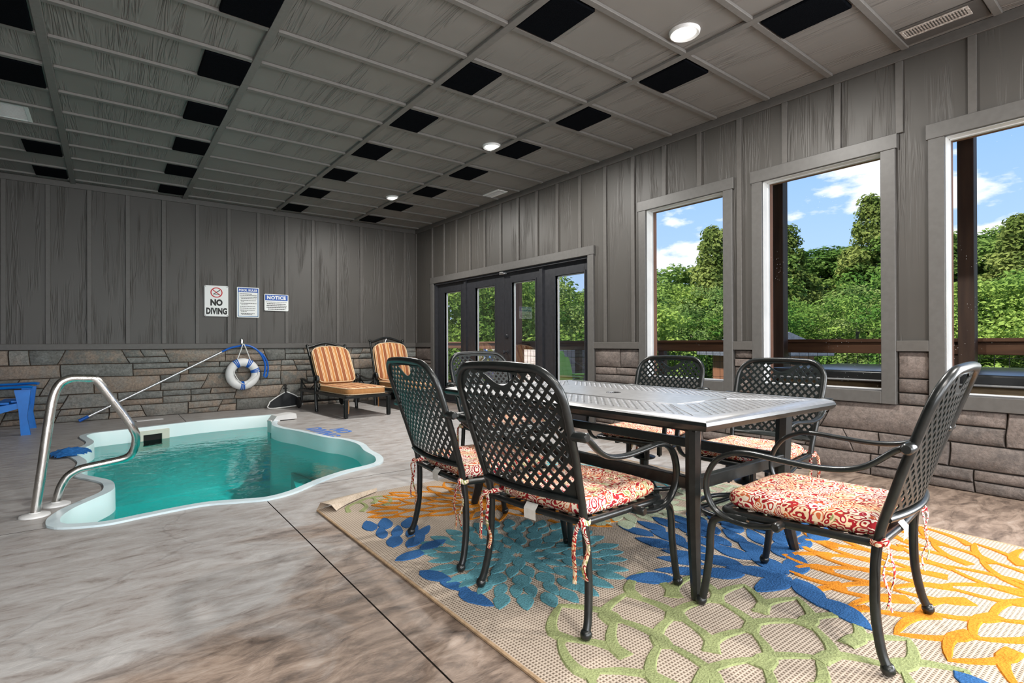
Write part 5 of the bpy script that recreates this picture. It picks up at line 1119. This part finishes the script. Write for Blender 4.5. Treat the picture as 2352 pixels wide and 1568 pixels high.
# hillside
gm = MB(); nx, ny = 26, 40; vs = []
def gz(x, y):
    return -2.3+max(0, x-16)*0.2+0.5*mnoise.noise(Vector((x*.12, y*.12, 0)))-(0.0 if x > 9 else 0.0)
for i in range(nx):
    for j in range(ny): x = 7.4+i*2.6; y = -30+j*2.4; vs.append((x, y, gz(x,y)))
gm.add(vs, [(i*ny+j, (i+1)*ny+j, (i+1)*ny+j+1, i*ny+j+1) for i in range(nx-1) for j in range(ny-1)]); g = gm.build('hillside', M_grass, None, True, 3.0); tag(g, kind='structure')
def leaf_mesh(name, mat, blobs, nl, size, rnd):
    vs = []; fs = []
    tot = sum(r_*r_ for *_, r_ in blobs)
    for (bx_, by_, bz_, r_) in blobs:
        for k in range(int(nl*r_*r_/tot)):
            a = rnd.uniform(0, 2*math.pi); zc = rnd.uniform(-0.9, 1); q = math.sqrt(max(0, 1-zc*zc)); d = Vector((q*math.cos(a), q*math.sin(a), zc))
            rad = r_*(0.45+0.75*rnd.random()**0.7)
            p = Vector((bx_, by_, bz_))+Vector((d.x*rad, d.y*rad, d.z*rad*0.85))
            n = (d*0.8+Vector((rnd.uniform(-1,1), rnd.uniform(-1,1), rnd.uniform(-.3,1.2)))*0.75).normalized()
            u = n.orthogonal().normalized(); u = Matrix.Rotation(rnd.uniform(0,6.28), 3, n) @ u; w_ = n.cross(u); s = size*rnd.uniform(.6,1.25)
            i0 = len(vs); vs += [p-u*s*.5, p+w_*s*.28+n*s*.08, p+u*s*.55, p-w_*s*.28+n*s*.08]; fs.append((i0,i0+1,i0+2,i0+3))
    me = bpy.data.meshes.new(name); me.from_pydata([tuple(v) for v in vs], [], fs); me.materials.append(mat); me.update(); return me
def crown(rnd, nb, w, h, kind):
    B = []
    for k in range(nb):
        z = rnd.random()
        if kind == 'd': rr_ = w*0.40*(1-z)**0.75+0.05
        elif kind == 'b': rr_ = w*0.48*math.sqrt(max(0.02, 1-(z*1.0-0.25)**2*1.3))
        else: rr_ = w*0.42*math.sqrt(max(0.03, 1-(z*1.7-0.75)**2))
        a = rnd.uniform(0, 6.28); d = rr_*math.sqrt(rnd.random())
        B.append((d*math.cos(a), d*math.sin(a), h*(0.10+0.84*z), (0.085 if kind == 'd' else 0.115)*w*rnd.uniform(.6,1.35)*(1.15-0.45*z)))
    return B
rnd = random.Random(21)
FOL = {}
for kind, mat, nb, nl, sz, var in (('a', M_leafA, 80, 15000, 0.22, 2), ('b', M_leafB, 75, 14000, 0.17, 2), ('c', M_leafE, 60, 11000, 0.15, 1), ('d', M_leafD, 110, 16000, 0.20, 1), ('e', M_leafE, 70, 11000, 0.15, 1)):
    FOL[kind] = [leaf_mesh('foliage', mat, crown(rnd, nb, 5.0, 8.0, kind), nl, sz, rnd) for _ in range(var)]
tm = MB(); tm.tube([(0,0,0),(0.1,0.05,3),(0.0,0.1,6.2)], 0.14, seg=7, taper=[1,.7,.25])
for a in range(6): c_, s_ = math.cos(a*1.1), math.sin(a*1.1); z = 2.2+0.6*a; tm.tube([(0.08,0.05,z),(0.7*c_,0.7*s_,z+0.8),(1.3*c_,1.3*s_,z+1.4)],0.045,seg=5,taper=[1,.7,.3])
trunk_me = tm.mesh('trunk', M_bark, True)
TREES = [(7.9,13.6,3.2,5.0,"b"),(8.3,11.2,2.9,4.2,"b"),(8.8,13.4,3.8,5.0,"a"),(9.0,12.6,3.2,4.5,"b"),(13.5,17.4,5.0,6.0,"a"),(10.6,12.9,3.5,4.5,"c"),(11.7,12.5,2.3,5.0,"b"),(21.3,21.5,4.2,7.0,"a"),(13.6,13.5,2.6,5.0,"b"),(16.9,14.8,4.3,6.0,"a"),(27.6,21.7,6.1,7.0,"a"),(20.1,14.8,3.8,5.5,"b"),(23.4,16.1,5.3,6.0,"a"),(22.8,14.1,6.7,5.5,"d"),(25.5,14.5,5.9,6.0,"a"),(27.4,14.3,6.5,6.0,"a"),(27.5,13.0,7.2,5.5,"d"),(33.7,14.5,6.8,7.0,"a"),(33.9,13.1,6.8,7.0,"a"),(38.2,13.6,7.0,7.0,"a"),(32.1,10.7,9.0,5.5,"d"),(33.0,10.0,7.5,6.0,"a"),(32.9,8.9,6.8,6.0,"a"),(31.6,7.3,6.2,6.0,"a"),(31.4,6.2,5.9,6.0,"a"),(36.4,6.2,6.9,6.0,"a"),(28.8,4.4,6.2,5.5,"d"),(31.5,3.6,6.6,6.0,"a"),(30.2,2.1,5.9,6.0,"b"),(32.0,0.7,6.8,6.0,"a"),(15.2,11.0,2.2,4.5,"b"),(16.8,11.1,2.4,4.0,"e"),(16.5,10.0,3.1,4.0,"e"),(20.7,9.4,2.5,5.0,"b"),(23.8,9.5,2.8,5.0,"b"),(21.4,7.5,3.2,4.5,"e"),(19.7,6.3,3.5,4.0,"b"),(21.7,4.8,2.8,4.5,"b"),(21.1,4.0,2.9,4.5,"b"),(20.6,3.2,3.0,4.5,"b"),(21.6,2.4,3.2,4.5,"b"),(13.4,11.2,2.4,4.5,"b"),(17.3,9.4,2.6,4.5,"b")]
KN = {'a': 'mid green leafy tree', 'b': 'bright green bushy tree', 'c': 'pale willowy tree', 'd': 'tall narrow olive green tree', 'e': 'slender pale green tree'}
ORDN = ['leftmost', 'second from left', 'third from left', 'fourth from left', 'fifth from left', 'sixth from left', 'seventh from left', 'eighth from left', 'ninth from left', 'tenth from left']
GR = {}
for k, (x, y, top, w_, kind) in enumerate(TREES):
    ang = math.degrees(math.atan2(x, y)); far = x > 22
    where = 'through the doors' if ang < 50 else ('in the first window' if ang < 63 else ('in the middle window' if ang < 74.5 else 'in the right window'))
    GR.setdefault((kind, far, where), []).append((ang, k))
for (kind, far, where), L in GR.items():
    for q, (ang, k) in enumerate(sorted(L)):
        x, y, top, w_, _ = TREES[k]; z = gz(x, y)-0.2; hgt = top-z
        lab = '%s %s %s' % (KN[kind], 'on the far hill' if far else 'behind the deck railing', where)
        if len(L) > 1: lab += ', '+ORDN[q]
        t = thing('tree', lab, 'tree', (x, y, z), rnd.uniform(0, 6.28), 'woodland trees beyond the deck')
        fo = link('foliage', FOL[kind][k % len(FOL[kind])], t); fo.scale = (w_/5.0, w_/5.0, hgt/8.0); tag(fo, kind='stuff')
        if kind != 'b' or far: tr_ = link('trunk', trunk_me, t); tr_.scale = (1, 1, hgt/9.5)
# low shrubs that cover the slope
sh = leaf_mesh('undergrowth', M_leafA, [(rnd.uniform(9,40), 0, 0, rnd.uniform(.7,1.4)) for _ in range(0)]+[(lambda x, y: (x, y, gz(x,y)+0.3, rnd.uniform(.8,1.5)))(rnd.uniform(9.5,36), rnd.uniform(-2,24)) for _ in range(170)], 42000, 0.28, rnd)
o = link('undergrowth', sh); tag(o, 'low green undergrowth covering the slope between the trees', 'shrubs', None, 'stuff')
# far cabins
def cabin(label, loc, rz, w_, d_, h_, roof, wall):
    t = thing('cabin', label, 'cabin', loc, rz)
    MB().box(-w_/2,w_/2,-d_/2,d_/2,0,h_).build('wall', wall, t)
    b = MB(); b.add([(-w_/2-.3,-d_/2-.3,h_),(w_/2+.3,-d_/2-.3,h_),(w_/2+.3,0,h_+d_*.28),(-w_/2-.3,0,h_+d_*.28),(-w_/2-.3,d_/2+.3,h_),(w_/2+.3,d_/2+.3,h_),(-w_/2-.3,-d_/2-.3,h_-.1),(w_/2+.3,-d_/2-.3,h_-.1),(w_/2+.3,d_/2+.3,h_-.1),(-w_/2-.3,d_/2+.3,h_-.1)], [(0,1,2,3),(3,2,5,4),(6,9,8,7),(0,6,7,1),(4,5,8,9),(1,7,8,5,2),(0,3,4,9,6)]); o = b.build('roof', roof, t); fixn(o.data)
    b = MB(); b.box(-w_*.2,w_*.05,-d_/2-.02,-d_/2,h_*.35,h_*.75); b.build('window', M_dark, t); b = MB(); b.box(w_*.2,w_*.36,-d_/2-.02,-d_/2,0,h_*.75); b.build('door', M_roofbrown, t)
cabin('small brown cabin with grey roof low behind the rail in the middle window', (13.45, 7.0, -1.9), R(60), 1.75, 1.7, 2.66, M_roof, M_cedar)
cabin('brown cabin roof among trees in the right window', (38.4, 4.6, 4.3), R(80), 1.7, 2.0, 1.6, M_roofbrown, M_cedar)
